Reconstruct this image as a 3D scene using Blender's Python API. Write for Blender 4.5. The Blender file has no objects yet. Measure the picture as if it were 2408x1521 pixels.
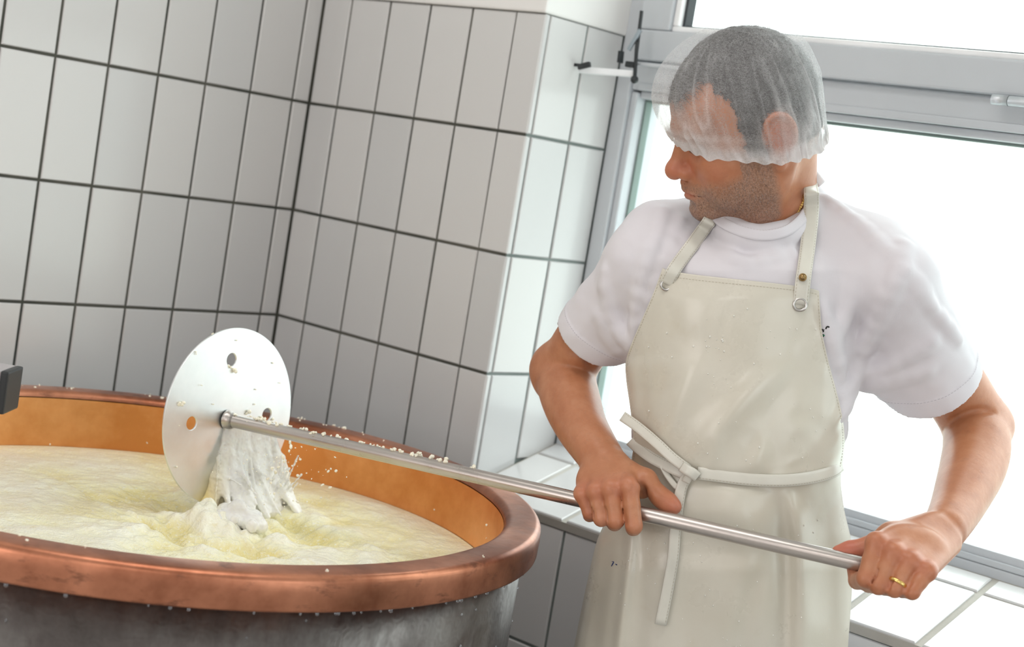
import bpy, math, random
import numpy as np
from mathutils import Matrix, Vector

random.seed(7)
RNG = np.random.default_rng(11)
C = bpy.context.scene.collection
scene = bpy.context.scene

# ------------------------------------------------------------------ camera
Z0 = 1.541                                   # height of the upper tile joint
CAM = np.array([2.2431, -1.9710, Z0 - 0.0609])
YAW, PITCH, ROLL, FPX = 0.7025, -0.0953, 0.1643, 3717.05
_f = np.array([-math.sin(YAW)*math.cos(PITCH), math.cos(YAW)*math.cos(PITCH), math.sin(PITCH)])
_r = np.array([math.cos(YAW), math.sin(YAW), 0.0]); _u = np.cross(_r, _f)
RIGHT = math.cos(ROLL)*_r + math.sin(ROLL)*_u
UP = -math.sin(ROLL)*_r + math.cos(ROLL)*_u
FWD = _f
cam_data = bpy.data.cameras.new('camera'); cam = bpy.data.objects.new('camera', cam_data); C.objects.link(cam)
cam_data.sensor_width = 36.0; cam_data.lens = FPX*36.0/2408.0
cam_data.clip_start = 0.05; cam_data.clip_end = 200
cam.matrix_world = Matrix(((RIGHT[0], UP[0], -FWD[0], CAM[0]), (RIGHT[1], UP[1], -FWD[1], CAM[1]), (RIGHT[2], UP[2], -FWD[2], CAM[2]), (0, 0, 0, 1)))
cam_data.dof.use_dof = True; cam_data.dof.focus_distance = 1.98; cam_data.dof.aperture_fstop = 5.6
scene.camera = cam

# ------------------------------------------------------------------ light
SKY, FILL_NEAR, FILL_FAR, BACK_L, BACK_R, SIDE = 6.4, 16.0, 8.0, 22.0, 6.0, 13.0     # sky: zenith radiance; overhead and back values: added fill
scene.view_settings.view_transform = 'Standard'; scene.view_settings.look = 'None'
scene.view_settings.exposure = 0.10; scene.view_settings.gamma = 1.0
scene.view_settings.use_curve_mapping = False
world = bpy.data.worlds.new('overcast_sky'); scene.world = world; world.use_nodes = True
wb = world.node_tree.nodes['Background']; wb.inputs[0].default_value = (0.92, 0.985, 0.985, 1); wb.inputs[1].default_value = SKY
# evenly overcast sky: three times as bright overhead as at the horizon, the same all round
_t = world.node_tree; _g = _t.nodes.new('ShaderNodeTexCoord'); _s = _t.nodes.new('ShaderNodeSeparateXYZ'); _t.links.new(_g.outputs['Generated'], _s.inputs[0])
_c = _t.nodes.new('ShaderNodeClamp'); _t.links.new(_s.outputs['Z'], _c.inputs[0])
_m = _t.nodes.new('ShaderNodeMath'); _m.operation = 'MULTIPLY_ADD'; _t.links.new(_c.outputs[0], _m.inputs[0]); _m.inputs[1].default_value = SKY*2/3; _m.inputs[2].default_value = SKY/3
_t.links.new(_m.outputs[0], wb.inputs[1])


def area(name, loc, rot, sx, sy, power, color=(1, 1, 1), portal=False):
    l = bpy.data.lights.new(name, 'AREA'); l.shape = 'RECTANGLE'; l.size = sx; l.size_y = sy; l.energy = power; l.color = color
    o = bpy.data.objects.new(name, l); C.objects.link(o); o.location = loc; o.rotation_euler = rot
    if portal: l.cycles.is_portal = True
    return o
area('ceiling_fill_near', (3.3, -3.2, 2.62), (0, 0, 0), 1.3, 0.5, FILL_NEAR, (1.0, 0.95, 0.92))  # added overhead fill, not a known fitting of the room
area('ceiling_fill_far', (1.15, -1.05, 2.62), (0, 0, 0), 1.3, 0.5, FILL_FAR, (1.0, 0.95, 0.92))  # second added overhead fill, brightens the vat and milk from above
area('fill_behind_camera', (1.0, -4.12, 1.6), (math.radians(90), 0, 0), 1.6, 1.6, BACK_L, (1.0, .94, .92))  # added soft fill for the man and back wall, no window here
area('fill_behind_camera_b', (3.3, -4.12, 1.55), (math.radians(90), 0, 0), 1.6, 1.6, BACK_R, (1.0, .94, .92))  # added fill from the right rear, no window here either
area('window_side', (4.37, -1.25, 1.45), (math.radians(90), 0, math.radians(90)), 1.5, 1.4, SIDE, (.90, .97, 1.0))
area('window_portal', (1.55, 0.30, 1.70), (math.radians(-90), 0, 0), 2.0, 1.4, 1.0, portal=True)

# ------------------------------------------------------------------ helpers
def P(px, py, d):
    """camera-frame point (x right, y up, z away) seen at a picture position at distance d"""
    return np.array([(px-1204.0)/FPX*d, (760.5-py)/FPX*d, d])
BASIS = np.stack([RIGHT, UP, FWD])
def toW(X): return CAM + np.asarray(X) @ BASIS
def toC(X): return (np.asarray(X)-CAM) @ BASIS.T
def PW(px, py, d): return toW(P(px, py, d))

def hash3(i, j, k, seed):
    n = (i*73856093) ^ (j*19349663) ^ (k*83492791) ^ (seed*2654435761)
    n = (n ^ (n >> 13))*1274126177 & 0x7fffffff
    n = (n ^ (n >> 16)) & 0xffff
    return n/65535.0
def vnoise(X, scale=1.0, seed=0):
    X = np.asarray(X, float)*scale; I = np.floor(X).astype(np.int64); Fr = X-I; w = Fr*Fr*(3-2*Fr)
    out = 0
    for a in (0, 1):
        for b in (0, 1):
            for c in (0, 1):
                h = hash3(I[:, 0]+a, I[:, 1]+b, I[:, 2]+c, seed)
                out = out + h*(w[:, 0] if a else 1-w[:, 0])*(w[:, 1] if b else 1-w[:, 1])*(w[:, 2] if c else 1-w[:, 2])
    return out*2-1
def fbm(X, scale, octv=3, seed=0):
    s = 0; a = 1.0
    for o in range(octv): s = s+a*vnoise(X, scale*2**o, seed+o); a *= .5
    return s

def smin(a, b, k):
    if k <= 0: return np.minimum(a, b)
    h = np.maximum(k-np.abs(a-b), 0)/k
    return np.minimum(a, b)-h*h*k*0.25

class SDF:
    def __init__(self): self.ops = []
    def cone(self, a, b, ra, rb, k=.01, sub=False):
        a = np.array(a, float); b = np.array(b, float); ab = b-a; L2 = max(ab@ab, 1e-12)
        def fn(X):
            t = np.clip((X-a) @ ab/L2, 0, 1)
            return np.linalg.norm(X-a-t[:, None]*ab, axis=1)-(ra+(rb-ra)*t)
        self.ops.append((fn, (a+b)/2, math.sqrt(L2)/2+max(ra, rb), k, sub)); return self
    def chain(self, pts, k=.01, sub=False):
        for (a, ra), (b, rb) in zip(pts[:-1], pts[1:]): self.cone(a, b, ra, rb, k, sub)
    def ball(self, c, r, k=.01, sub=False): return self.cone(c, np.array(c)+1e-6, r, r, k, sub)
    def ell(self, c, r, k=.01, R=None, sub=False):
        c = np.array(c, float); r = np.array(r, float); R = np.eye(3) if R is None else R
        def fn(X):
            q = (X-c) @ R
            k0 = np.linalg.norm(q/r, axis=1); k1 = np.linalg.norm(q/(r*r), axis=1)
            return np.where(k1 > 1e-9, k0*(k0-1)/np.maximum(k1, 1e-9), -r.min())
        self.ops.append((fn, c, r.max(), k, sub)); return self
    def func(self, fn, c, rad, k=.01, sub=False): self.ops.append((fn, np.array(c, float), rad, k, sub)); return self
    def __call__(self, X, cc=None, cr=0):
        d = np.full(len(X), 1.0)
        for fn, c, rad, k, sub in self.ops:
            if cc is not None and np.linalg.norm(cc-c)-rad-cr > .05: continue
            e = fn(X)
            if sub: d = -smin(-d, e, k)
            else: d = smin(d, e, k)
        return d

def nets(f, lo, hi, h, post=None):
    """sparse surface nets; returns verts, quads"""
    B = 8; lo = np.array(lo, float); n = np.ceil((np.array(hi)-lo)/(h*B)).astype(int)
    gi = np.stack(np.meshgrid(*[np.arange(m) for m in n], indexing='ij'), -1).reshape(-1, 3)
    cen = lo+(gi+.5)*(h*B)
    half = h*B*math.sqrt(3)/2
    dc = np.empty(len(cen)); big = 6
    key = (gi//big) @ np.array([1000000, 1000, 1])
    order = np.argsort(key, kind='stable'); ks = key[order]
    cut = np.flatnonzero(np.diff(ks))+1
    for idx in np.split(order, cut):
        c0 = cen[idx].mean(0); cr = np.linalg.norm(cen[idx]-c0, axis=1).max()+half
        dc[idx] = f(cen[idx], c0, cr)
    act = gi[np.abs(dc) < half*1.9+.003]
    key = (act//4) @ np.array([1000000, 1000, 1]); order = np.argsort(key, kind='stable'); ks = key[order]
    cut = np.flatnonzero(np.diff(ks))+1
    o1 = np.arange(B+1); off = np.stack(np.meshgrid(o1, o1, o1, indexing='ij'), -1).reshape(-1, 3)
    N = n*B+2; S1 = int(N[1]*N[2]); S2 = int(N[2])
    ids = []; pos = []; quads = []
    corners = [(a, b, c) for a in (0, 1) for b in (0, 1) for c in (0, 1)]
    edges = [(i, j) for i in range(8) for j in range(i+1, 8) if sum(abs(corners[i][q]-corners[j][q]) for q in range(3)) == 1]
    for idx in np.split(order, cut):
        bl = act[idx]; m = len(bl)
        G = (bl[:, None, :]*B+off[None]); X = lo+G.reshape(-1, 3)*h
        c0 = X.mean(0); cr = np.linalg.norm(X-c0, axis=1).max()
        D = f(X, c0, cr).reshape(m, B+1, B+1, B+1)
        V = [D[:, a:B+a, b:B+b, c:B+c] for a, b, c in corners]
        ins = sum((v < 0).astype(np.int8) for v in V); mask = (ins > 0) & (ins < 8)
        w = np.argwhere(mask)
        if len(w) == 0: continue
        vals = np.stack([v[mask] for v in V], 1)
        acc = np.zeros((len(w), 3)); cnt = np.zeros(len(w))
        for i, j in edges:
            a = vals[:, i]; b = vals[:, j]; cr_ = (a < 0) != (b < 0)
            t = np.where(cr_, a/np.where(cr_, a-b, 1), 0)
            pi = np.array(corners[i], float); pj = np.array(corners[j], float)
            acc += np.where(cr_[:, None], pi+(pj-pi)*t[:, None], 0); cnt += cr_
        cell = bl[w[:, 0]]*B+w[:, 1:]
        ids.append(cell @ np.array([S1, S2, 1])); pos.append(lo+(cell+acc/cnt[:, None])*h)
        for ax, (o2, o3) in enumerate(((1, 2), (2, 0), (0, 1))):
            e = [0, 0, 0]; e[ax] = 1; b = vals[:, corners.index(tuple(e))]; a = vals[:, 0]
            s = (a < 0) != (b < 0)
            cc = cell[s]; u = np.zeros(3, int); v = np.zeros(3, int); u[o2] = 1; v[o3] = 1
            q = np.stack([cc, cc-u, cc-u-v, cc-v], 1) @ np.array([S1, S2, 1])
            fl = (a[s] >= 0); q[fl] = q[fl][:, ::-1]
            quads.append(q)
    ids = np.concatenate(ids); pos = np.concatenate(pos); quads = np.concatenate(quads)
    o = np.argsort(ids); sid = ids[o]
    loc = np.searchsorted(sid, quads); loc = np.clip(loc, 0, len(sid)-1)
    ok = (sid[loc] == quads).all(1)
    Q = o[loc[ok]]
    return pos, Q

def wmat(o):
    m = Matrix.Translation(o.location)
    return m if o.parent is None else wmat(o.parent) @ o.matrix_parent_inverse @ m
def link(name, me, mats=None, parent=None, inv=None):
    o = bpy.data.objects.new(name, me); C.objects.link(o)
    if mats is not None:
        for m in (mats if isinstance(mats, (list, tuple)) else [mats]): me.materials.append(m)
    if parent is not None:
        o.parent = parent
        o.matrix_parent_inverse = wmat(parent).inverted()
    return o
def mesh_np(name, V, Q, smooth=True):
    me = bpy.data.meshes.new(name); V = np.asarray(V, np.float32); Q = np.asarray(Q, np.int32)
    me.vertices.add(len(V)); me.vertices.foreach_set('co', V.ravel())
    k = Q.shape[1]; me.loops.add(Q.size); me.loops.foreach_set('vertex_index', Q.ravel())
    me.polygons.add(len(Q)); me.polygons.foreach_set('loop_start', np.arange(0, Q.size, k, dtype=np.int32))
    me.update(calc_edges=True)
    if smooth: me.polygons.foreach_set('use_smooth', np.ones(len(Q), bool))
    me.validate(); return me
def attr(me, name, cols):
    a = me.attributes.new(name, 'FLOAT_COLOR', 'POINT'); c = np.ones((len(me.vertices), 4), np.float32); c[:, :cols.shape[1]] = cols
    a.data.foreach_set('color', c.ravel())
def empty(name, loc, label=None, cat=None, group=None, parent=None):
    o = bpy.data.objects.new(name, None); C.objects.link(o); o.location = loc; o.empty_display_size = .05
    return tag(o, label, cat, group)
def tag(o, label=None, cat=None, group=None, kind=None):
    if label: o['label'] = label
    if cat: o['category'] = cat
    if group: o['group'] = group
    if kind: o['kind'] = kind
    return o
def grid_quads(nu, nv, wrap_v=False):
    i = np.arange(nu-1)[:, None]; j = np.arange(nv if wrap_v else nv-1)[None]
    j2 = (j+1) % nv
    a = i*nv+j; b = i*nv+j2; c = (i+1)*nv+j2; d = (i+1)*nv+j
    return np.stack([a+0*b, b+0*a, c, d], -1).reshape(-1, 4)
def tube(pts, rad, n=12, closed=False):
    """swept round tube, world coords"""
    pts = np.array(pts, float); m = len(pts); rad = np.broadcast_to(rad, (m,))
    T = np.gradient(pts, axis=0)
    if closed: T = np.roll(pts, -1, 0)-np.roll(pts, 1, 0)
    T /= np.linalg.norm(T, axis=1)[:, None]+1e-12
    ref = np.array([0, 0, 1.]) if abs(T[0][2]) < .9 else np.array([1., 0, 0])
    nrm = np.cross(T[0], ref); nrm /= np.linalg.norm(nrm); V = []
    for i in range(m):
        nrm = nrm-T[i]*(nrm @ T[i]); nrm /= np.linalg.norm(nrm); bn = np.cross(T[i], nrm)
        a = np.linspace(0, 2*math.pi, n, endpoint=False)
        V.append(pts[i]+rad[i]*(np.cos(a)[:, None]*nrm+np.sin(a)[:, None]*bn))
    V = np.concatenate(V); Q = grid_quads(m+1 if closed else m, n, True)
    if closed: Q = Q % (m*n)
    else:
        V = np.vstack([V, pts[0], pts[-1]]); a = np.arange(n); b = (a+1) % n
        Q = np.vstack([Q, np.stack([np.full(n, m*n), a+0, b, b], 1), np.stack([np.full(n, m*n+1), (m-1)*n+b, (m-1)*n+a, (m-1)*n+a], 1)])
    return V, Q
def join(parts):
    V = []; Q = []; o = 0
    for v, q in parts: V.append(v); Q.append(np.asarray(q)+o); o += len(v)
    return np.vstack(V), np.vstack(Q)
def mesh_parts(name, parts, smooth=True):
    V, Q = join(parts)
    faces = [tuple(dict.fromkeys(q)) for q in Q.tolist()]
    me = bpy.data.meshes.new(name); me.from_pydata(V.tolist(), [], faces); me.update()
    if smooth: me.polygons.foreach_set('use_smooth', np.ones(len(me.polygons), bool))
    return me
def lathe(prof, n=128, center=(0, 0), closed=False):
    prof = np.array(prof, float); a = np.linspace(0, 2*math.pi, n, endpoint=False)
    V = np.stack([center[0]+prof[:, 0][:, None]*np.cos(a), center[1]+prof[:, 0][:, None]*np.sin(a), np.repeat(prof[:, 1][:, None], n, 1)], -1).reshape(-1, 3)
    return V, grid_quads(len(prof), n, True)[:, ::-1]
def box(lo, hi, bev=0.0):
    """box as verts/quads (bevelled with chamfers when bev > 0)"""
    lo = np.array(lo, float); hi = np.array(hi, float)
    if bev <= 0:
        V = np.array([[(lo, hi)[a][0], (lo, hi)[b][1], (lo, hi)[c][2]] for a in (0, 1) for b in (0, 1) for c in (0, 1)])
        Q = np.array([[0, 1, 3, 2], [4, 6, 7, 5], [0, 4, 5, 1], [2, 3, 7, 6], [0, 2, 6, 4], [1, 5, 7, 3]])
        return V, Q
    import bmesh
    bm = bmesh.new(); V, Q = box(lo, hi); vs = [bm.verts.new(v) for v in V]
    for q in Q: bm.faces.new([vs[i] for i in q])
    bmesh.ops.bevel(bm, geom=bm.edges[:], offset=bev, segments=2, affect='EDGES', profile=.6)
    bm.verts.index_update(); V = np.array([v.co[:] for v in bm.verts]); Q = []
    for fc in bm.faces:
        ix = [v.index for v in fc.verts]
        if len(ix) == 3: Q.append(ix+[ix[2]])
        elif len(ix) == 4: Q.append(ix)
        else:
            for t in range(1, len(ix)-1): Q.append([ix[0], ix[t], ix[t+1], ix[t+1]])
    bm.free(); return V, np.array(Q)
def ico(c, r, sub=1, sq=(1, 1, 1), rot=None):
    import bmesh
    bm = bmesh.new(); bmesh.ops.create_icosphere(bm, subdivisions=sub, radius=1)
    bm.verts.index_update(); V = np.array([v.co[:] for v in bm.verts])*np.array(sq)*r
    if rot is not None: V = V @ rot.T
    Q = np.array([[v.index for v in fc.verts]+[fc.verts[2].index] for fc in bm.faces]); bm.free()
    return V+np.array(c), Q
_ICO = {}
def ico_c(c, r, sub=1, sq=(1, 1, 1), rot=None):
    if sub not in _ICO: _ICO[sub] = ico((0, 0, 0), 1, sub)
    V, Q = _ICO[sub]; V = V*np.array(sq)*r
    if rot is not None: V = V @ rot.T
    return V+np.array(c), Q
def rand_rot():
    q = RNG.normal(size=4); q /= np.linalg.norm(q); w, x, y, z = q
    return np.array([[1-2*(y*y+z*z), 2*(x*y-z*w), 2*(x*z+y*w)], [2*(x*y+z*w), 1-2*(x*x+z*z), 2*(y*z-x*w)], [2*(x*z-y*w), 2*(y*z+x*w), 1-2*(x*x+y*y)]])
def catmull(pts, n=8):
    pts = np.array(pts, float); ext = np.vstack([2*pts[0]-pts[1], pts, 2*pts[-1]-pts[-2]]); out = []
    for i in range(1, len(ext)-2):
        t = np.linspace(0, 1, n, endpoint=False)[:, None]; p0, p1, p2, p3 = ext[i-1:i+3]
        out.append(.5*((2*p1)+(-p0+p2)*t+(2*p0-5*p1+4*p2-p3)*t*t+(-p0+3*p1-3*p2+p3)*t**3))
    return np.vstack(out+[pts[-1:]])

# ------------------------------------------------------------------ materials
class NT:
    def __init__(self, name):
        self.m = bpy.data.materials.new(name); self.m.use_nodes = True; self.t = self.m.node_tree
        self.b = self.t.nodes['Principled BSDF']; self.out = self.t.nodes['Material Output']
    def n(self, typ, **kw):
        x = self.t.nodes.new(typ)
        for k, v in kw.items():
            if k in x.inputs: x.inputs[k].default_value = v
            else: setattr(x, k, v)
        return x
    def l(self, a, b): self.t.links.new(a, b)
    def noise(self, scale, detail=4, rough=.55, co='Object', stretch=None):
        tc = self.n('ShaderNodeTexCoord'); src = tc.outputs[co]
        if stretch: mp = self.n('ShaderNodeMapping'); mp.inputs['Scale'].default_value = stretch; self.l(src, mp.inputs[0]); src = mp.outputs[0]
        x = self.n('ShaderNodeTexNoise'); x.inputs['Scale'].default_value = scale; x.inputs['Detail'].default_value = detail; x.inputs['Roughness'].default_value = rough
        self.l(src, x.inputs['Vector']); return x
    def ramp(self, fac, stops):
        r = self.n('ShaderNodeValToRGB'); e = r.color_ramp.elements
        while len(e) < len(stops): e.new(.5)
        for el, (p, c) in zip(e, stops): el.position = p; el.color = (*c, 1) if len(c) == 3 else c
        self.l(fac, r.inputs[0]); return r.outputs[0]
    def mix(self, fac, a, b, blend='MIX'):
        x = self.n('ShaderNodeMix', data_type='RGBA', blend_type=blend)
        for i, v in ((0, fac), (6, a), (7, b)):
            if hasattr(v, 'is_linked') or hasattr(v, 'links'): self.l(v, x.inputs[i])
            else: x.inputs[i].default_value = v if i == 0 else (*v, 1) if len(v) == 3 else v
        return x.outputs[2]
    def math(self, op, a, b=0.0):
        x = self.n('ShaderNodeMath', operation=op)
        for i, v in ((0, a), (1, b)):
            if hasattr(v, 'links'): self.l(v, x.inputs[i])
            else: x.inputs[i].default_value = v
        return x.outputs[0]
    def bump(self, h, strength=.2, dist=.002):
        x = self.n('ShaderNodeBump'); x.inputs['Strength'].default_value = strength; x.inputs['Distance'].default_value = dist
        self.l(h, x.inputs['Height']); self.l(x.outputs[0], self.b.inputs['Normal']); return x
    def set(self, **kw):
        for k, v in kw.items():
            k = k.replace('_', ' ')
            if k == 'Base Color' and not hasattr(v, 'links'): v = (*v, 1)
            if hasattr(v, 'links'): self.l(v, self.b.inputs[k])
            else: self.b.inputs[k].default_value = v
        return self
def simple(name, col, rough=.5, metal=0.0, var=.08, scale=8, **kw):
    t = NT(name); n = t.noise(scale)
    a = tuple(c*(1-var) for c in col); b = tuple(min(1, c*(1+var)) for c in col)
    t.set(Base_Color=t.ramp(n.outputs[0], [(.3, a), (.7, b)]), Roughness=rough, Metallic=metal, **kw); return t.m

def m_tile():
    t = NT('glazed_white_tile'); oi = t.n('ShaderNodeObjectInfo')
    c = t.ramp(oi.outputs['Random'], [(0, (.58, .583, .588)), (.5, (.61, .608, .608)), (1, (.64, .636, .634))])
    n = t.noise(35, 3); c = t.mix(t.ramp(n.outputs[0], [(.72, (0, 0, 0)), (.8, (.25, .25, .25))]), c, (.45, .42, .36))
    n2 = t.noise(6, 2); t.bump(n2.outputs[0], .08, .004)
    t.set(Base_Color=c, Roughness=.22, Coat_Weight=.3, Coat_Roughness=.12); return t.m
def m_grout(name, a, b):
    t = NT(name); n = t.noise(5, 5); c = t.ramp(n.outputs[0], [(.35, a), (.68, b)])
    n2 = t.noise(400, 2); t.bump(n2.outputs[0], .4, .001); t.set(Base_Color=c, Roughness=.95); return t.m
M = {}
M['tile'] = m_tile()
M['grout'] = m_grout('dark_grout', (.045, .05, .042), (.13, .125, .105))
M['grout_pale'] = m_grout('pale_sand_grout', (.42, .40, .36), (.56, .54, .50))
M['grout_grey'] = m_grout('grey_grout', (.16, .19, .18), (.26, .29, .28))
M['paint'] = simple('white_wall_paint', (.80, .79, .775), .7, var=.03, scale=3)
M['ceil'] = simple('ceiling_paint', (.80, .80, .79), .8, var=.02)
M['floor'] = simple('grey_floor_tile', (.52, .51, .49), .4, var=.15)
M['pvc'] = simple('white_window_plastic', (.52, .55, .58), .35, var=.02)
M['gasket'] = simple('black_gasket', (.02, .025, .03), .6)
M['alu'] = simple('grey_aluminium', (.62, .65, .68), .4, .6)
M['dark'] = simple('black_plastic', (.015, .018, .02), .45, var=.2)

def m_glass():
    t = NT('window_glass'); tr = t.n('ShaderNodeBsdfTransparent'); gl = t.n('ShaderNodeBsdfGlossy', Roughness=.02)
    tr.inputs[0].default_value = (.97, .99, .98, 1)
    fr = t.n('ShaderNodeFresnel', IOR=1.45); mx = t.n('ShaderNodeMixShader')
    ge = t.n('ShaderNodeNewGeometry'); t.l(t.math('MULTIPLY', fr.outputs[0], t.math('SUBTRACT', 1.0, ge.outputs['Backfacing'])), mx.inputs[0]); t.l(tr.outputs[0], mx.inputs[1]); t.l(gl.outputs[0], mx.inputs[2]); t.l(mx.outputs[0], t.out.inputs[0]); return t.m
M['glass'] = m_glass()

# ------------------------------------------------------------------ room shell
WIN_Y, PIER_X = 0.2136, 0.5385
SILL_F, SILL_B = Z0-0.590, Z0-0.521
RX, RY, RZ = 4.4, -4.2, 2.66
TOPZ = Z0+0.2
def struct(name, parts, m, parent=None, smooth=False):
    o = link(name, mesh_parts(name, parts, smooth), m, parent)
    if parent is None: o['kind'] = 'structure'
    return o
G = .0035                                    # joints are recessed below the tile faces
struct('floor', [box((-.2, RY, -.1), (RX, .5, 0))], M['floor'])
struct('ground', [box((-14, .46, -.35), (18, 30, -.15))], simple('pale_concrete_yard', (.46, .48, .45), .9, var=.06, scale=2))
struct('ceiling', [box((-.2, RY, RZ), (RX, .5, RZ+.1))], M['ceil'])
wall_left = struct('wall_left', [box((-.15, RY, 0), (-G, .1, TOPZ))], M['grout'])
struct('wall_upper_left', [box((-.15, RY, TOPZ), (.004, .1, RZ))], M['paint'])
wall_back = struct('wall_back', [box((-.15, G, 0), (PIER_X-.006, WIN_Y+.03, TOPZ-.001))], M['grout'])
up = box((.0041, -.006, TOPZ-.001), (PIER_X+.003, WIN_Y+.03, RZ), .004)
struct('wall_upper_back', [up], M['paint'])
wall_low = struct('wall_low', [box((PIER_X-.006, G, 0), (RX, .4, SILL_F-.016))], M['grout_grey'])
wall_recess = struct('wall_recess', [box((PIER_X-.0059, .0045, SILL_F-.02), (PIER_X-G, WIN_Y+.03, TOPZ-.0011))], M['grout_grey'])
struct('wall_right', [box((RX, RY, 0), (RX+.1, .5, RZ))], M['paint'])
struct('wall_front', [box((-.2, RY-.1, 0), (RX, RY, RZ))], M['paint'])
WX1, WZ1 = 2.62, 2.42
struct('wall_beyond', [box((WX1, 0, SILL_F-.016), (RX, .4, RZ)), box((PIER_X+.0031, 0, WZ1), (WX1, .4, RZ))], M['paint'])

_tm = {}
def tile_mesh(w, h, th=.006, bev=.0016):
    k = (round(w, 4), round(h, 4))
    if k not in _tm:
        V, Q = box((-w/2, -h/2, -th), (w/2, h/2, 0)); b = bev
        V = [(-w/2, -h/2, -th), (w/2, -h/2, -th), (w/2, h/2, -th), (-w/2, h/2, -th), (-w/2, -h/2, -b), (w/2, -h/2, -b), (w/2, h/2, -b), (-w/2, h/2, -b),
             (-w/2+b, -h/2+b, 0), (w/2-b, -h/2+b, 0), (w/2-b, h/2-b, 0), (-w/2+b, h/2-b, 0)]
        Fc = [(8, 9, 10, 11)]
        for i in range(4): j = (i+1) % 4; Fc += [(4+i, 4+j, 8+j, 8+i), (i, j, 4+j, 4+i)]
        me = bpy.data.meshes.new('tile'); me.from_pydata(V, [], Fc); me.update(); me.materials.append(M['tile']); _tm[k] = me
    return _tm[k]
def put_tile(parent, c, X, Y, w, h, J=.005):
    """tile centred at c, width along X, height along Y"""
    w2, h2 = w-J, h-J
    if w2 < .004 or h2 < .004: return
    o = bpy.data.objects.new('tile', tile_mesh(w2, h2)); C.objects.link(o); o.parent = parent
    X = Vector(X); Y = Vector(Y); N = X.cross(Y)
    R = Matrix((X, Y, N)).transposed().to_4x4()
    jit = Matrix.Rotation(random.gauss(0, .0022), 4, 'X') @ Matrix.Rotation(random.gauss(0, .003), 4, 'Y') @ Matrix.Rotation(random.gauss(0, .0016), 4, 'Z')
    o.matrix_local = Matrix.Translation(Vector(c)+N*random.uniform(-.0003, .0003)) @ R @ jit
TW, TH = .1001, .2
rows = [(TOPZ-(k+1)*TH, TOPZ-k*TH) for k in range(9)]+[(0, TOPZ-9*TH)]
rows = [(max(a, 0), b) for a, b in rows if b > .03]
cols = [(-.0399, 0)]+[(-.0399-(k+1)*TW, -.0399-k*TW) for k in range(24)]
for a, b in cols:
    for z0, z1 in rows: put_tile(wall_left, (0, (a+b)/2, (z0+z1)/2), (0, 1, 0), (0, 0, 1), b-a, z1-z0)
colsB = [(0, .0741)]+[(.0741+k*TW, .0741+(k+1)*TW) for k in range(4)]+[(.4745, PIER_X)]
for i, (a, b) in enumerate(colsB):
    for z0, z1 in rows: put_tile(wall_back, ((a+b)/2, 0, (z0+z1)/2), (1, 0, 0), (0, 0, 1), b-a-(.0 if i < 5 else -.0035), z1-z0)
colsC = [(.0005, .0132), (.0132, .1134), (.1134, WIN_Y)]
for i, (a, b) in enumerate(colsC):
    for z0, z1 in rows:
        if z1 < SILL_F: continue
        zl = max(z0, SILL_F+(SILL_B-SILL_F)*a/WIN_Y+.003)
        put_tile(wall_recess, (PIER_X, (a+b)/2, (zl+z1)/2), (0, 1, 0), (0, 0, 1), b-a+(.003 if i == 0 else 0), z1-zl)
lowX = [(PIER_X, .5544)]+[(.5544+k*.0988, .5544+(k+1)*.0988) for k in range(14)]
zr = SILL_F-.018
lowrows = [(zr-.2*(k+1), zr-.2*k) for k in range(4)]
for a, b in lowX:
    for z0, z1 in lowrows:
        if abs(a-1.3448) < .01 and z1 > zr-.01: continue          # the broken tile, filled with mortar
        put_tile(wall_low, ((a+b)/2, 0, (z0+z1)/2), (1, 0, 0), (0, 0, 1), b-a, z1-z0)

gx, gz = np.meshgrid(np.linspace(1.348, 1.442, 36), np.linspace(zr-.15, zr+.004, 50), indexing='ij'); gp = np.stack([gx, 0*gx, gz], -1).reshape(-1, 3)
gp[:, 1] = .002-.0035*(fbm(gp, 60, 3, 5)+.4)-.006*np.clip(vnoise(gp, 22, 9), 0, 1); gp[:, 1] = np.minimum(gp[:, 1], .0034)
link('mortar_patch', mesh_np('mortar_patch', gp, grid_quads(36, 50)), m_grout('rough_mortar', (.20, .20, .19), (.50, .49, .47)), wall_low)

# sloped tiled window sill
slope = math.atan2(SILL_B-SILL_F, WIN_Y); sl = math.hypot(WIN_Y, SILL_B-SILL_F)
def sill_pt(x, s, n=0): return (x, -.004+s*math.cos(slope)-n*math.sin(slope), SILL_F+s*math.sin(slope)+n*math.cos(slope))
sv = []
for x in (PIER_X+.001, WX1):
    for s, n in ((-.004, -.0035), (sl+.03, -.0035), (sl+.03, -.03), (-.004, -.018)): sv.append(sill_pt(x, s, n))
trim = struct('trim_1', [(np.array(sv), np.array([[0, 1, 2, 3], [7, 6, 5, 4], [0, 4, 5, 1], [1, 5, 6, 2], [2, 6, 7, 3], [3, 7, 4, 0]]))], M['grout_pale'])
sx = [(PIER_X+.003, .63)]+[(.63+.1235*k, .63+.1235*(k+1)) for k in range(16)]
Xs = (1, 0, 0); Ys = (0, math.cos(slope), math.sin(slope))
for a, b in sx:
    for s0, s1 in ((-.006, .172), (.172, sl-.001)):
        put_tile(trim, sill_pt((a+b)/2, (s0+s1)/2), Xs, Ys, b-a-(.005 if s0 < 0 else .004), s1-s0, .006)
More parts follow.
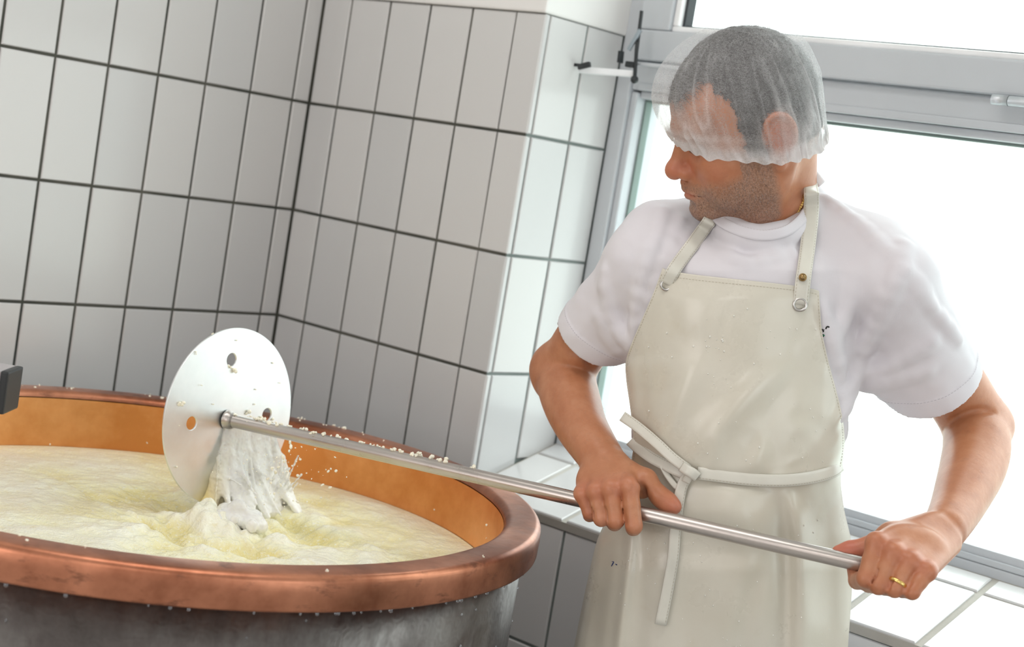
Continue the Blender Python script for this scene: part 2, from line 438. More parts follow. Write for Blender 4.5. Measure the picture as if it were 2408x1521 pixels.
# ------------------------------------------------------------------ window
wx0 = PIER_X
wy = WIN_Y
window = bpy.data.objects.new('window_1', None); C.objects.link(window); window.location = (1.5, wy, SILL_B); window['kind'] = 'structure'
PB, PT = Z0-.487, Z0+.0965                  # lower pane bottom and top
def wpart(name, boxes, m=M['pvc'], bev=.003): return link(name, mesh_parts(name, [box(a, b, bev) for a, b in boxes], False), m, window)
wpart('outer_frame', [((wx0, wy, SILL_B-.012), (wx0+.030, wy+.08, WZ1)), ((WX1-.03, wy, SILL_B-.012), (WX1, wy+.08, WZ1)), ((wx0+.03, wy, SILL_B-.012), (WX1-.03, wy+.08, SILL_B+.012)),
                      ((wx0+.03, wy, WZ1-.03), (WX1-.03, wy+.08, WZ1))])
wpart('lower_frame', [((wx0+.030, wy+.008, SILL_B+.012), (wx0+.043, wy+.08, PT+.01)), ((wx0+.0435, wy+.008, SILL_B+.0125), (WX1-.03, wy+.08, PB))])
wpart('frame_step', [((wx0+.043, wy+.002, SILL_B+.0121), (WX1-.03, wy+.02, PB-.012))])
wpart('transom', [((wx0+.030, wy+.006, PT+.0135), (WX1-.03, wy+.08, Z0+.158)), ((wx0+.043, wy+.016, PT), (WX1-.03, wy+.08, PT+.013))])
wpart('glazing_bead', [((wx0+.043, wy+.003, PT+.013), (WX1-.031, wy+.015, PT+.026))])
# hinged fanlight sash, proud of the transom
sb, st, sx0 = Z0+.1605, Z0+.212, wx0+.034
wpart('fanlight_sash', [((sx0, wy-.012, sb), (WX1-.034, wy+.05, st)), ((sx0, wy-.012, st+.0002), (sx0+.066, wy+.05, WZ1-.035)), ((WX1-.1, wy-.012, st+.0002), (WX1-.034, wy+.05, WZ1-.035))], bev=.004)
wpart('sash_bead', [((sx0+.066, wy-.004, st+.0003), (WX1-.1, wy+.03, st+.010)), ((sx0+.0662, wy-.004, st+.010), (sx0+.078, wy+.03, WZ1-.04))], simple('white_bead', (.86, .87, .88), .3))
wpart('gasket', [((sx0+.0782, wy+.008, st+.0102), (sx0+.083, wy+.03, WZ1-.04)), ((sx0+.0832, wy+.012, st+.0102), (WX1-.1, wy+.03, st+.0135))], M['gasket'], 0)
wpart('lower_pane', [((wx0+.040, wy+.04, PB-.006), (WX1-.032, wy+.045, PT+.006))], M['glass'], 0)
wpart('upper_pane', [((sx0+.076, wy+.022, st+.012), (WX1-.098, wy+.027, WZ1-.04))], M['glass'], 0)
wpart('pane_gasket', [((wx0+.0431, wy+.033, PB-.001), (wx0+.047, wy+.05, PT-.001)), ((wx0+.047, wy+.033, PT-.004), (WX1-.032, wy+.05, PT-.0005))], simple('grey_green_gasket', (.18, .24, .22), .6), 0)
# hinge barrel on the transom
hy = wy-.012
V1 = tube([(1.235, hy-.008, Z0+.152), (1.2595, hy-.008, Z0+.152)], .0078, 16); V2 = tube([(1.2603, hy-.008, Z0+.152), (1.36, hy-.008, Z0+.152)], .0074, 16)
link('hinge', mesh_parts('hinge', [V1, V2]), M['alu'], window)
# fanlight opener: scissor arm and lever bar along the jamb
def bar(name, a, b, w, t, m, parent=window):
    a = np.array(a, float); b = np.array(b, float); d = b-a; L = np.linalg.norm(d); d /= L
    s = np.cross(d, (0, 1, 0)); s /= np.linalg.norm(s); nn = np.cross(s, d)
    V, Q = box((0, -w/2, -t/2), (L, w/2, t/2), min(w, t)*.2); V = a+V @ np.stack([d, s, nn])
    return link(name, mesh_parts(name, [(V, Q)], False), m, parent)
oy = wy-.03
def onw(px, py, y):
    d = (RIGHT*(px-1204)/FPX+UP*(760.5-py)/FPX+FWD); return CAM+d*((y-CAM[1])/d[1])
ly = oy-.02
bar('opener_lever', onw(1345, 163, ly-.06), onw(1490, 174, ly), .011, .010, simple('white_lever', (.80, .82, .84), .35))
bar('lever_grip', onw(1309, 151, ly-.07), onw(1342, 157, ly-.07), .010, .012, M['dark'])
bar('grip_edge', onw(1320, 150, ly-.072), onw(1384, 155, ly-.066), .005, .006, M['dark'])
bar('grip_socket', onw(1360, 158, ly-.070), onw(1388, 151, ly-.066), .009, .008, M['dark'])
bar('scissor_arm', onw(1509, 25, ly), onw(1496, 130, ly), .0045, .005, M['dark'])
bar('scissor_link', onw(1506, 70, ly-.004), onw(1478, 118, ly-.004), .007, .004, simple('steel_link', (.35, .40, .44), .35, .7))
bar('scissor_rod', onw(1498, 100, ly-.006), onw(1492, 190, ly-.006), .005, .005, M['dark'])
bar('pivot_block', onw(1474, 151, ly-.002), onw(1494, 153, ly-.002), .010, .012, M['dark'])
pv = onw(1492, 187, ly-.006); link('pivot_knob', mesh_parts('pivot_knob', [ico(pv, .007, 2)]), M['dark'], window)
bar('pivot_bracket', onw(1458, 148, ly+.004), onw(1461, 120, ly+.004), .005, .012, M['dark'])
bar('opener_rail', onw(1500, 150, ly+.012), onw(1600, 160, ly+.012), .006, .010, M['pvc'])

# ------------------------------------------------------------------ copper vat
VX, VY, VR, VZ = .603, -.680, .4995, 1.030
def m_copper(name, base, dark, rough, pol=.5, stain=True):
    t = NT(name); n = t.noise(4, 6, .65); n2 = t.noise(26, 4, .6, stretch=(1, 1, 2.5))
    c = t.ramp(n.outputs[0], [(.40, dark), (.60, base), (.75, tuple(min(1, x*1.12+.03) for x in base))])
    if stain: c = t.mix(t.ramp(n2.outputs[0], [(.58, (0, 0, 0)), (.72, (.75, .75, .75))]), c, tuple(x*.42+.02 for x in dark))
    r = t.math('MULTIPLY_ADD', n2.outputs[0], .25); r.node.inputs[2].default_value = rough-.1
    t.bump(n2.outputs[0], .12, .002); t.set(Base_Color=c, Metallic=.92, Roughness=r); return t.m
M['copper'] = m_copper('worn_copper', (.60, .255, .15), (.27, .095, .05), .34)
M['copper_in'] = m_copper('inner_copper', (.86, .43, .17), (.66, .27, .08), .40, stain=False)
def m_jacket():
    t = NT('mottled_steel'); n = t.noise(5, 6, .7, stretch=(1, 1, .6)); n2 = t.noise(40, 3)
    c = t.ramp(n.outputs[0], [(.32, (.06, .052, .05)), (.52, (.14, .125, .12)), (.72, (.27, .26, .25))])
    vo = t.n('ShaderNodeTexVoronoi', feature='F1'); vo.inputs['Scale'].default_value = 60; tc = t.n('ShaderNodeTexCoord'); t.l(tc.outputs['Object'], vo.inputs['Vector'])
    sw = t.math('SINE', t.math('MULTIPLY', vo.outputs['Distance'], 16.0)); t.bump(sw, .035, .001)
    t.set(Base_Color=c, Metallic=.85, Roughness=t.ramp(n2.outputs[0], [(.3, (.28,)*3), (.7, (.5,)*3)])); return t.m
M['jacket'] = m_jacket()
vat = empty('cheese_vat', (VX, VY, 0), 'large round copper vat with dark steel outer jacket, full of curds and whey', 'vat')
def arc(cx, cz, r, a0, a1, n=6): return [(cx+r*math.cos(math.radians(a)), cz+r*math.sin(math.radians(a))) for a in np.linspace(a0, a1, n)]
ZL = VZ-.086                                   # level of the whey
rimp = [(VR-.020, VZ-.0415), (VR-.004, VZ-.041)]+arc(VR-.004, VZ-.037, .004, -80, 0, 4)+[(VR+.0005, VZ-.018)]+arc(VR-.009, VZ-.009, .009, 5, 88, 6)+[(VR-.025, VZ+.0008), (VR-.036, VZ)]+arc(VR-.038, VZ-.011, .011, 85, 175, 6)
link('rim', mesh_parts('rim', [lathe(rimp, 192, (VX, VY))]), M['copper'], vat)
linp = [(VR-.049, VZ-.0115), (VR-.0505, VZ-.03), (VR-.053, VZ-.10), (VR-.056, VZ-.40), (VR-.12, VZ-.56), (VR-.3, VZ-.62), (.001, VZ-.64)]
link('copper_liner', mesh_parts('copper_liner', [lathe(linp, 160, (VX, VY))]), M['copper_in'], vat)
jk = [(VR-.0205, VZ-.0417), (VR-.018, VZ-.042), (VR-.0185, VZ-.5), (VR-.02, VZ-.62)]+arc(VR-.07, VZ-.63, .05, 0, -90, 5)+[(.001, VZ-.68)]
link('steel_jacket', mesh_parts('steel_jacket', [lathe(jk[::-1], 160, (VX, VY))]), M['jacket'], vat)
for k in range(4):
    a = math.radians(45+90*k); x, y = VX+.36*math.cos(a), VY+.36*math.sin(a)
    link('leg', mesh_parts('leg', [tube([(x, y, 0), (x, y, .03)], .045, 16), tube([(x, y, .03), (x, y, VZ-.66)], .028, 16)], False), M['jacket'], vat)
M['bead'] = simple('glint_bead', (.80, .78, .72), .04)  # opaque pale drops: their bright glint is put into the colour
M['water'] = NT('water_drop').set(Base_Color=(.9, .95, 1), Roughness=.02, Transmission_Weight=.9, IOR=1.33).m
dr = []
for k in range(60):
    a = RNG.uniform(-1.9, .75); zz = VZ-.041
    if RNG.random() < .5: dr.append(ico_c((VX+(VR-.0045)*math.cos(a), VY+(VR-.0045)*math.sin(a), zz-.0015), RNG.uniform(.0012, .0028), 1, (1, 1, 1.25)))
    else: dr.append(ico_c((VX+(VR-.0172)*math.cos(a), VY+(VR-.0172)*math.sin(a), zz-RNG.uniform(.01, .12)), RNG.uniform(.0008, .0018), 1, (1, 1, 1.4)))
d_o = link('water_drops', mesh_parts('water_drops', dr), M['water'], vat); d_o['kind'] = 'stuff'

# ------------------------------------------------------------------ curds and whey
STA = PW(538, 987, 2.215); STB = PW(2110, 1345, 1.800)      # ends of the stirrer rod
SDIR = (STB-STA)/np.linalg.norm(STB-STA)
hit = PW(552, 1222, 2.15)
def milk_h(x, y):
    X = np.stack([x, y, 0*x], -1)
    r = np.hypot(x-VX, y-VY); a = np.arctan2(y-VY, x-VX)
    dx, dy = x-hit[0], y-hit[1]; q = np.hypot(dx, dy)
    sw = np.stack([r*9, a*2.2+r*3.5, 0*r], -1)            # long swirls round the vat
    wx = x+.03*vnoise(X, 7, 3); wy_ = y+.03*vnoise(X, 7, 4)
    W = np.stack([wx, wy_, 0*x], -1)
    h = .0035*fbm(sw, 1.0, 2, 5)
    churn = np.exp(-(q/.20)**2)
    h += churn*(.012*fbm(W, 15, 4, 9)+.009*(1-np.abs(fbm(W, 9, 2, 13)))*np.exp(-(q/.13)**2))
    h += .0022*fbm(W, 42, 3, 21)*(.45+churn)
    h += .009*fbm(W, 34, 3, 25)*np.exp(-(q/.085)**2)
    h += .014*np.exp(-(q/.055)**2)-.012*np.exp(-(((q-.10)/.035)**2))
    wake = np.exp(-((dx*.62+dy*.78+.02)/.05)**2)*np.exp(-(q/.22)**2); h += .010*wake*fbm(W, 18, 2, 31)
    return h*np.clip((VR-.053-r)/.03, 0, 1)
nr, na = 230, 620
rr = np.linspace(0, 1, nr)**.8*(VR-.0535); aa = np.linspace(0, 2*math.pi, na, endpoint=False)
Rg, Ag = np.meshgrid(rr, aa, indexing='ij'); mx = (VX+Rg*np.cos(Ag)).ravel(); my = (VY+Rg*np.sin(Ag)).ravel()
hz = milk_h(mx, my); mz = ZL+hz
me = mesh_np('curds_and_whey', np.stack([mx, my, mz], 1), grid_quads(nr, na, True))
XM = np.stack([mx, my, 0*mx], 1); flow = np.stack([Rg.ravel()*26, Ag.ravel()*5, 0*mx], 1)
attr(me, 'look', np.stack([np.clip(.47+hz*46+.22*fbm(XM, 9, 3, 41), 0, 1), np.clip(.5+.5*fbm(flow, 2.2, 3, 17), 0, 1), np.exp(-(np.hypot(mx-hit[0], my-hit[1])/.12)**2)], 1))
def m_milk():
    t = NT('curds_and_whey'); a = t.n('ShaderNodeAttribute', attribute_name='look'); sp = t.n('ShaderNodeSeparateColor'); t.l(a.outputs['Color'], sp.inputs[0])
    c = t.ramp(sp.outputs[0], [(.10, (.86, .75, .33)), (.38, (.95, .90, .58)), (.74, (.98, .965, .82))])
    c = t.mix(t.math('MULTIPLY', sp.outputs[1], .45), c, (.95, .92, .70))
    g = t.noise(260, 3, .6); g2 = t.noise(90, 3)
    c = t.mix(t.ramp(g.outputs[0], [(.55, (0, 0, 0)), (.68, (.75, .75, .75))]), c, (.98, .965, .88))
    c = t.mix(t.ramp(g2.outputs[0], [(.30, (.35, .35, .35)), (.45, (0, 0, 0))]), c, (.86, .76, .42))
    ad = t.math('ADD', g.outputs[0], g2.outputs[0]); t.bump(ad, .55, .004)
    t.set(Base_Color=c, Roughness=.22, Specular_IOR_Level=.5); return t.m
M['milk'] = m_milk()
o = link('curds_and_whey', me, M['milk']); tag(o, 'pale yellow curds and whey swirling inside the copper vat', 'curd', kind='stuff')
M['curd'] = simple('wet_white_curd', (.90, .86, .72), .3, var=.06, scale=60)
def crumbs(name, pts, parent, sizes):
    parts = []
    for p, s in zip(pts, sizes):
        for q in range(RNG.integers(1, 4)):
            parts.append(ico_c(np.array(p)+RNG.normal(size=3)*s*.7*(q > 0), s*RNG.uniform(.6, 1.05), 1, RNG.uniform(.65, 1.25, 3), rand_rot()))
    o = link(name, mesh_parts(name, parts), M['curd'], parent); o['kind'] = 'stuff'; return o
pts = []; sz = []
for k in range(90):                          # specks stuck to the inner wall
    a = RNG.uniform(0, 2*math.pi) if k < 30 else RNG.uniform(-.1, 1.0); z = VZ-.086+RNG.uniform(.004, .06)*RNG.random()
    pts.append((VX+(VR-.0525)*math.cos(a), VY+(VR-.0525)*math.sin(a), z)); sz.append(RNG.uniform(.0008, .0024))
for k in range(46):                          # and to the rim
    a = RNG.uniform(1.8, 3.0) if k < 34 else RNG.uniform(0, 6.28); rr_ = VR-RNG.uniform(.004, .036)
    pts.append((VX+rr_*math.cos(a), VY+rr_*math.sin(a), VZ+.0008)); sz.append(RNG.uniform(.001, .003))
crumbs('curd_crumbs', pts, vat, sz)

# ------------------------------------------------------------------ curd stirrer
ROD_R = .0094
def m_steel(name, col, rough, stretch=None):
    t = NT(name); n = t.noise(9, 5, .6, stretch=stretch); c = t.ramp(n.outputs[0], [(.3, tuple(x*.82 for x in col)), (.7, col)])
    n2 = t.noise(60, 2); t.bump(n2.outputs[0], .04, .001)
    t.set(Base_Color=c, Metallic=.95, Roughness=t.ramp(n.outputs[0], [(.3, (rough-.06,)*3), (.7, (rough+.08,)*3)])); return t.m
M['rod'] = m_steel('brushed_rod_steel', (.58, .53, .50), .30)
M['disc'] = m_steel('wet_disc_steel', (.86, .88, .88), .36)
stir = empty('curd_stirrer', STA, 'long steel rod with round perforated steel disc at its end, held over the vat', 'stirrer')
rb = STB+SDIR*.024
rodpts = [STA-SDIR*.004, STA, STA+SDIR*.3, STA+SDIR*.6, rb-SDIR*.001, rb]
link('rod', mesh_parts('rod', [tube(rodpts, [ROD_R*.98, ROD_R, ROD_R, ROD_R, ROD_R, ROD_R*.9], 28)]), M['rod'], stir)
# the disc, square to the rod but tipped a little
DR = .1255
DC = PW(541, 979, 2.222)
dn = SDIR+.02*UP-.16*FWD; dn /= np.linalg.norm(dn)
ex = np.cross(np.array([0, 0, 1.]), dn); ex /= np.linalg.norm(ex); ey = np.cross(dn, ex)
import bmesh
def disc_mesh(R, holes, th):
    bm = bmesh.new()
    def ring(c, r, n): return [bm.verts.new((c[0]+r*math.cos(2*math.pi*i/n), c[1]+r*math.sin(2*math.pi*i/n), 0)) for i in range(n)]
    es = []
    for c, r, n in [((0, 0), R, 96)]+[(h[:2], h[2], 28) for h in holes]:
        vs = ring(c, r, n)
        for i in range(n): es.append(bm.edges.new((vs[i], vs[(i+1) % n])))
    bmesh.ops.triangle_fill(bm, edges=es, use_beauty=True, normal=(0, 0, 1))
    ret = bmesh.ops.extrude_face_region(bm, geom=bm.faces[:]); vv = [g for g in ret['geom'] if isinstance(g, bmesh.types.BMVert)]
    bmesh.ops.translate(bm, verts=vv, vec=(0, 0, -th)); bmesh.ops.recalc_face_normals(bm, faces=bm.faces[:])
    bmesh.ops.bevel(bm, geom=[e for e in bm.edges if e.calc_face_angle(0) > .8], offset=.0006, segments=1, affect='EDGES')
    R3 = Matrix(((ex[0], ey[0], dn[0]), (ex[1], ey[1], dn[1]), (ex[2], ey[2], dn[2]))).to_4x4(); R3.translation = Vector(DC)
    bm.transform(R3); me = bpy.data.meshes.new('disc'); bm.to_mesh(me); bm.free(); return me
def on_disc(px, py):
    d = RIGHT*(px-1204)/FPX+UP*(760.5-py)/FPX+FWD; t = ((DC-CAM) @ dn)/(d @ dn); p = CAM+d*t-DC; return p @ ex, p @ ey
holes = [(*on_disc(545, 846), .0095), (*on_disc(451, 995), .0095), (*on_disc(628, 975), .0095), (*on_disc(590, 1110), .0095)]
link('disc', disc_mesh(DR, holes, .003), M['disc'], stir)
link('weld_collar', mesh_parts('weld_collar', [tube([STA-SDIR*.003, STA+SDIR*.004, STA+SDIR*.010], [.0135, .0125, .0097], 24)]), M['rod'], stir)
pts = []; sz = []
side = np.cross(SDIR, (0, 0, 1)); side /= np.linalg.norm(side); upn = np.cross(side, SDIR)
for px in list(RNG.uniform(540, 720, 14))+list(RNG.uniform(600, 900, 26))+list(RNG.uniform(900, 1120, 12))+[1005, 1010, 1045, 1100, 1110]:
    s = (px-538)/1572; t = s*1.800/(s*1.8+(1-s)*2.215) if False else s*2.215/(s*2.215+(1-s)*1.8)
    a = RNG.uniform(-.5, .75); rr_ = ROD_R+.001
    pts.append(STA+(STB-STA)*t+(upn*math.cos(a)-side*math.sin(a))*rr_); sz.append(RNG.uniform(.0016, .0036)*(1.35 if px in (1005, 1010, 1045) else 1))
crumbs('rod_crumbs', pts, stir, sz)
pts = []; sz = []
for px, py, s in [(424, 952, 3.6), (421, 947, 3), (414, 1097, 3), (548, 868, 3.4), (541, 863, 3), (640, 853, 2.6), (555, 800, 2), (497, 785, 1.8), (600, 915, 2), (597, 950, 1.8), (460, 832, 1.6), (578, 972, 3), (620, 985, 3), (612, 980, 2.6), (640, 985, 2.6), (552, 975, 3.6), (537, 985, 3), (545, 1040, 2), (420, 1000, 1.2), (470, 905, 1), (500, 950, 1.1), (655, 900, 1.2)]:
    u_, v_ = on_disc(px, py); pts.append(DC+ex*u_+ey*v_+dn*.0015); sz.append(s*.001)
crumbs('disc_crumbs', pts, stir, sz)

# splash pouring off the disc
sp = SDF()
def DP(px, py, off): u_, v_ = on_disc(px, py); return DC+ex*u_+ey*v_+dn*off
for k in range(95):
    s = RNG.random(); x0 = 524+s*118; y0 = 1003+s*26+RNG.normal()*7
    a = DP(x0, y0, .0025); x1 = 474+s*190+RNG.normal()*14; y1 = 1165+RNG.uniform(-60, 60)
    m_ = DP(x0*.5+x1*.5, y0*.5+y1*.5, .004+RNG.uniform(0, .008)); b = DP(x1, min(y1, 1190), .010+RNG.uniform(0, .05)); b[2] = ZL+RNG.uniform(-.002, .05)*(RNG.random() < .35)
    r0 = RNG.uniform(.0007, .0019); sp.chain([(a, r0), (m_, r0*1.3), (b, r0*RNG.uniform(1.1, 2.4))], .0085)
sp.chain([(DP(520, 1060, .002), .003), (DP(500, 1120, .004), .005), (DP(480, 1185, .008), .009), (DP(468, 1232, .014), .011)], .01)
for k in range(80):                           # foaming foot
    a = RNG.uniform(0, 6.28); q = RNG.random()**.7*.042; c = np.array([hit[0]+.004+q*math.cos(a), hit[1]-.002+q*math.sin(a), ZL+.004+RNG.random()*.028*(1-q/.06)])
    sp.ball(c, RNG.uniform(.002, .006), .011)
for k in range(34):                           # thin fingers thrown up to the right
    b0 = DP(RNG.uniform(600, 690), 1180, .02); b0[2] = ZL+.005; v = np.array([RIGHT*RNG.uniform(-.01, .035)+np.array([0, 0, RNG.uniform(.02, .075)])])[0]
    sp.chain([(b0, .0024), (b0+v*.6, .0010), (b0+v, .0015)], .003)
lo = np.array([hit[0]-.15, hit[1]-.15, ZL-.004]); hi = np.array([hit[0]+.17, hit[1]+.15, ZL+.20])
def spf(X, c=None, r=0): return sp(X, c, r)+.0005*vnoise(X, 190, 5)+.0006*vnoise(X, 420, 6)
V, Q = nets(spf, lo, hi, .0014)
me = mesh_np('splash', V, Q)
hh = np.clip((V[:, 2]-ZL)/.11, 0, 1); lf = np.clip(((V-hit) @ RIGHT+.046)/.032, 0, 1); attr(me, 'look', np.stack([hh, lf, vnoise(V, 60, 3)*.5+.5], 1))
def m_splash():
    t = NT('pouring_whey'); a = t.n('ShaderNodeAttribute', attribute_name='look'); sp_ = t.n('ShaderNodeSeparateColor'); t.l(a.outputs['Color'], sp_.inputs[0])
    c = t.mix(sp_.outputs[1], (.80, .60, .14), (.97, .965, .92)); c = t.mix(sp_.outputs[0], c, (.97, .975, .96))
    t.set(Base_Color=c, Roughness=.07, Transmission_Weight=t.math('MULTIPLY', sp_.outputs[0], .70), IOR=1.25, Subsurface_Weight=.2, Subsurface_Radius=(.01, .01, .006), Subsurface_Scale=.5); return t.m
M['splash'] = m_splash()
tag(link('splash', me, M['splash']), 'whey and curds pouring off the disc and splashing into the vat', 'splash', kind='stuff')
dp = []
for px, py, s in [(682, 1040, 3), (684, 1050, 3.6), (680, 1060, 2.4), (665, 1075, 3), (668, 1085, 2.6), (706, 1080, 2.6), (687, 1095, 2), (675, 1108, 1.6), (700, 1118, 3.4), (758, 1140, 2.4), (772, 1108, 2.6), (778, 1102, 2), (790, 1107, 3.2), (788, 1075, 1.4), (776, 1146, 3), (755, 1170, 2), (722, 1180, 2), (640, 1100, 3), (648, 1110, 3.4), (630, 1125, 3.2), (655, 1098, 2.5), (637, 1135, 2.6), (700, 1180, 2.4), (690, 1150, 1.8), (1016, 1100, 2.2), (660, 1140, 2.2), (645, 1160, 2.6)]:
    c = PW(px, py, 2.12+RNG.normal()*.015); L = RNG.uniform(.9, 1.7)
    dp.append(ico_c(c, s*.00085, 1, (.8, .8, L), rand_rot()))
for k in range(90):
    c = PW(RNG.normal(640, 62), RNG.normal(1120, 48), 2.13+RNG.normal()*.03)
    if c[2] > ZL+.012: dp.append(ico_c(c, RNG.uniform(.0004, .0013), 1, (.8, .8, 1.2), rand_rot()))
tag(link('splash_drops', mesh_parts('splash_drops', dp), M['curd']), 'white droplets flying up in the air around the pouring splash', 'droplets', kind='stuff')

# ------------------------------------------------------------------ square steel bar at the left edge
BC = PW(26, 917, 1.80); fx = -_r; fu = np.array([0, 0, 1.]); fd = np.cross(fx, fu)
barm = empty('agitator_bar', (0, 0, 0), 'square grey steel bar with a black end cap reaching in over the vat rim', 'bar')
bb = np.stack([_r, np.cross(fu, _r), fu])
def barbox(x0, x1, y0, y1, z0, z1, bev): V, Q = box((x0, y0, z0), (x1, y1, z1), bev); return BC+V @ bb, Q
endp = BC-.66*_r; barm.location = (endp[0], endp[1], 0)
M['bar'] = simple('grey_painted_steel', (.46, .43, .44), .42, .25, var=.06)
link('tube', mesh_parts('tube', [barbox(-.70, -.006, -.026, .026, -.0245, .0245, .002)], False), M['bar'], barm)
link('end_cap', mesh_parts('end_cap', [barbox(-.0059, .003, -.0262, .0262, -.0247, .0247, .0025)], False), M['dark'], barm)
zt = (BC[2]-.0246); pp = np.array([endp[0], endp[1], 0])
link('post', mesh_parts('post', [(lambda v: (pp+v[0] @ bb, v[1]))(box((-.03, -.03, .012), (.03, .03, zt), .003)), (lambda v: (pp+v[0] @ bb, v[1]))(box((-.09, -.09, 0), (.09, .09, .012), .002))], False), M['bar'], barm)

# ================================================================== the cheesemaker
RH = np.array([[-.9497, -.2873, .1248], [-.3131, .8607, -.4014], [.0079, -.4203, -.9074]])   # head axes (fwd, up, left) in the camera frame
RH[:, 0] /= np.linalg.norm(RH[:, 0]); RH[:, 1] -= RH[:, 0]*(RH[:, 0] @ RH[:, 1]); RH[:, 1] /= np.linalg.norm(RH[:, 1]); RH[:, 2] = np.cross(RH[:, 0], RH[:, 1])
HO = P(1782, 292, 1.985); HS = 1.02*1.985/2.03
def H(x, y, z): return HO+RH @ (np.array([x, y, z], float)*.001*HS)
def Hl(X): return (np.asarray(X)-HO) @ RH/(.001*HS)
mm = .001*HS
body = SDF()
# --- head
body.ell(H(9, 44, 0), np.array([84, 82, 73])*mm, 0, RH)
body.ell(H(-16, 34, 0), np.array([60, 68, 70])*mm, .02, RH)
body.ell(H(50, 42, 0), np.array([50, 50, 58])*mm, .02, RH)
body.ell(H(50, -22, 0), np.array([50, 66, 58])*mm, .02, RH)
for s in (1, -1):
    body.ell(H(66, -14, 40*s), np.array([24, 20, 20])*mm, .022, RH)
    body.cone(H(14, -58, 50*s), H(86, -83, 10*s), 15*mm, 15*mm, .022)
    body.cone(H(8, -8, 62*s), H(14, -58, 52*s), 12*mm, 13*mm, .025)
    body.ell(H(58, -50, 38*s), np.array([28, 26, 18])*mm, .02, RH)
body.ball(H(91, -83, 0), 17*mm, .018)
body.ell(H(85, -55, 0), np.array([24, 30, 28])*mm, .016, RH)
for s in (1, -1): body.cone(H(97, 27, 7*s), H(80, 26, 43*s), 8.5*mm, 8*mm, .012)
for s in (1, -1): body.ell(H(99, 7, 31*s), np.array([14, 12, 17])*mm, .012, RH, sub=True)
body.cone(H(92, 18, 0), H(112, -18, 0), 8.2*mm, 9.8*mm, .010)
body.ball(H(116, -23.5, 0), 12.8*mm, .006)
for s in (1, -1):
    body.ell(H(103, -28.5, 12.5*s), np.array([11.5, 9.6, 8.4])*mm, .005, RH)
    body.ell(H(107, -37.0, 7*s), np.array([6, 3.2, 3.6])*mm, .004, RH, sub=True)
    body.ball(H(80, 9, 31*s), 13.2*mm, .004)
    body.cone(H(93.5, 13, 22*s), H(88, 13, 42*s), 3.4*mm, 3.2*mm, .005)
    body.cone(H(94, 3.2, 24*s), H(88, 3.6, 40*s), 2.2*mm, 2.0*mm, .006)
body.cone(H(108.5, -44, 0), H(105, -51.5, 0), 5*mm, 5.5*mm, .007)
for s in (1, -1):
    body.cone(H(108, -52.5, 3*s), H(95, -56.5, 25*s), 4.8*mm, 2.8*mm, .005)
    body.cone(H(106, -62, 2*s), H(94, -60, 23*s), 5.4*mm, 2.8*mm, .005)
    body.cone(H(114, -57.3, 0), H(96, -58.3, 27*s), 1.5*mm, 1.3*mm, .003, sub=True)
body.cone(H(108, -73, -10), H(108, -73, 10), 4*mm, 4*mm, .009, sub=True)
# --- ears
for s in (1, -1):
    body.ell(H(-9, 6, 76*s), np.array([17, 30, 6.5])*mm, .006, RH @ np.array([[math.cos(.35), 0, s*math.sin(.35)], [0, 1, 0], [-s*math.sin(.35), 0, math.cos(.35)]]))
    body.ell(H(0, -25, 74*s), np.array([9, 14, 5])*mm, .006, RH)
    body.ell(H(-3, 2, 83*s), np.array([9, 14, 5])*mm, .005, RH, sub=True)
    body.chain([(p, 3.2*mm) for p in catmull([H(6, 10, 76*s), H(5, 26, 78*s), H(-7, 35, 81*s), H(-20, 30, 84*s), H(-26, 14, 85*s), H(-23, -4, 83*s), H(-10, -20, 78*s)], 3)], .002)
# --- neck
NB = P(1788, 545, 2.065)
body.cone(H(-10, -18, 0), NB, .049, .056, .03)
body.cone(H(26, -80, 0), P(1765, 560, 2.045), .033, .032, .03)
body.cone(H(-24, -22, 58), P(1765, 575, 2.02), .012, .010, .02)
body.cone(H(-24, -22, -58), P(1745, 575, 2.02), .012, .010, .02)
body.cone(H(-40, -16, 5), P(1856, 565, 2.10), .028, .034, .03)

# --- torso cross-sections (rows of the picture -> left, right, depth, half thickness)
LY = np.array([560, 640, 700, 850, 1000, 1100, 1200, 1300, 1521, 1760], float)
LL = np.array([1545, 1500, 1488, 1483, 1487, 1490, 1462, 1425, 1385, 1362], float)
LR = np.array([2040, 2062, 2050, 2008, 1992, 1978, 1980, 1985, 1980, 1968], float)
LZ = np.array([2.055, 2.05, 2.055, 2.065, 2.07, 2.075, 2.08, 2.09, 2.10, 2.12])
LB = np.array([.075, .098, .108, .118, .124, .126, .122, .118, .115, .11])
REF = 2.06
LYm = (760.5-LY)/FPX*REF; LXc = ((LL+LR)/2-1204)/FPX*REF; LHW = (LR-LL)/2/FPX*REF
def sec(y): return (np.interp(-y, -LYm, LXc), np.interp(-y, -LYm, LHW), np.interp(-y, -LYm, LZ), np.interp(-y, -LYm, LB))
def loft(shrink, ylo, yhi):
    def fn(X):
        xc, hw, zc, b = sec(X[:, 1]); q = np.stack([X[:, 0]-xc, X[:, 2]-zc], 1); r = np.stack([hw-shrink, b-shrink], 1)
        k0 = np.linalg.norm(q/r, axis=1); k1 = np.linalg.norm(q/(r*r), axis=1)
        d = np.where(k1 > 1e-6, k0*(k0-1)/np.maximum(k1, 1e-6), -r.min(1))
        return smin(np.maximum(d, -1), d, 0) if False else -smin(-np.maximum(d, ylo-X[:, 1]), -(X[:, 1]-yhi), .05)
    return fn
TC = P(1740, 1100, 2.07)
SR, SL = P(1538, 607, 2.05), P(2072, 655, 2.0)
body.func(loft(.012, P(0, 1700, REF)[1], P(0, 575, REF)[1]), TC, .48, .03)
body.cone(P(1690, 555, 2.11), SR, .036, .038, .012); body.cone(P(1885, 550, 2.06), SL, .040, .040, .012)
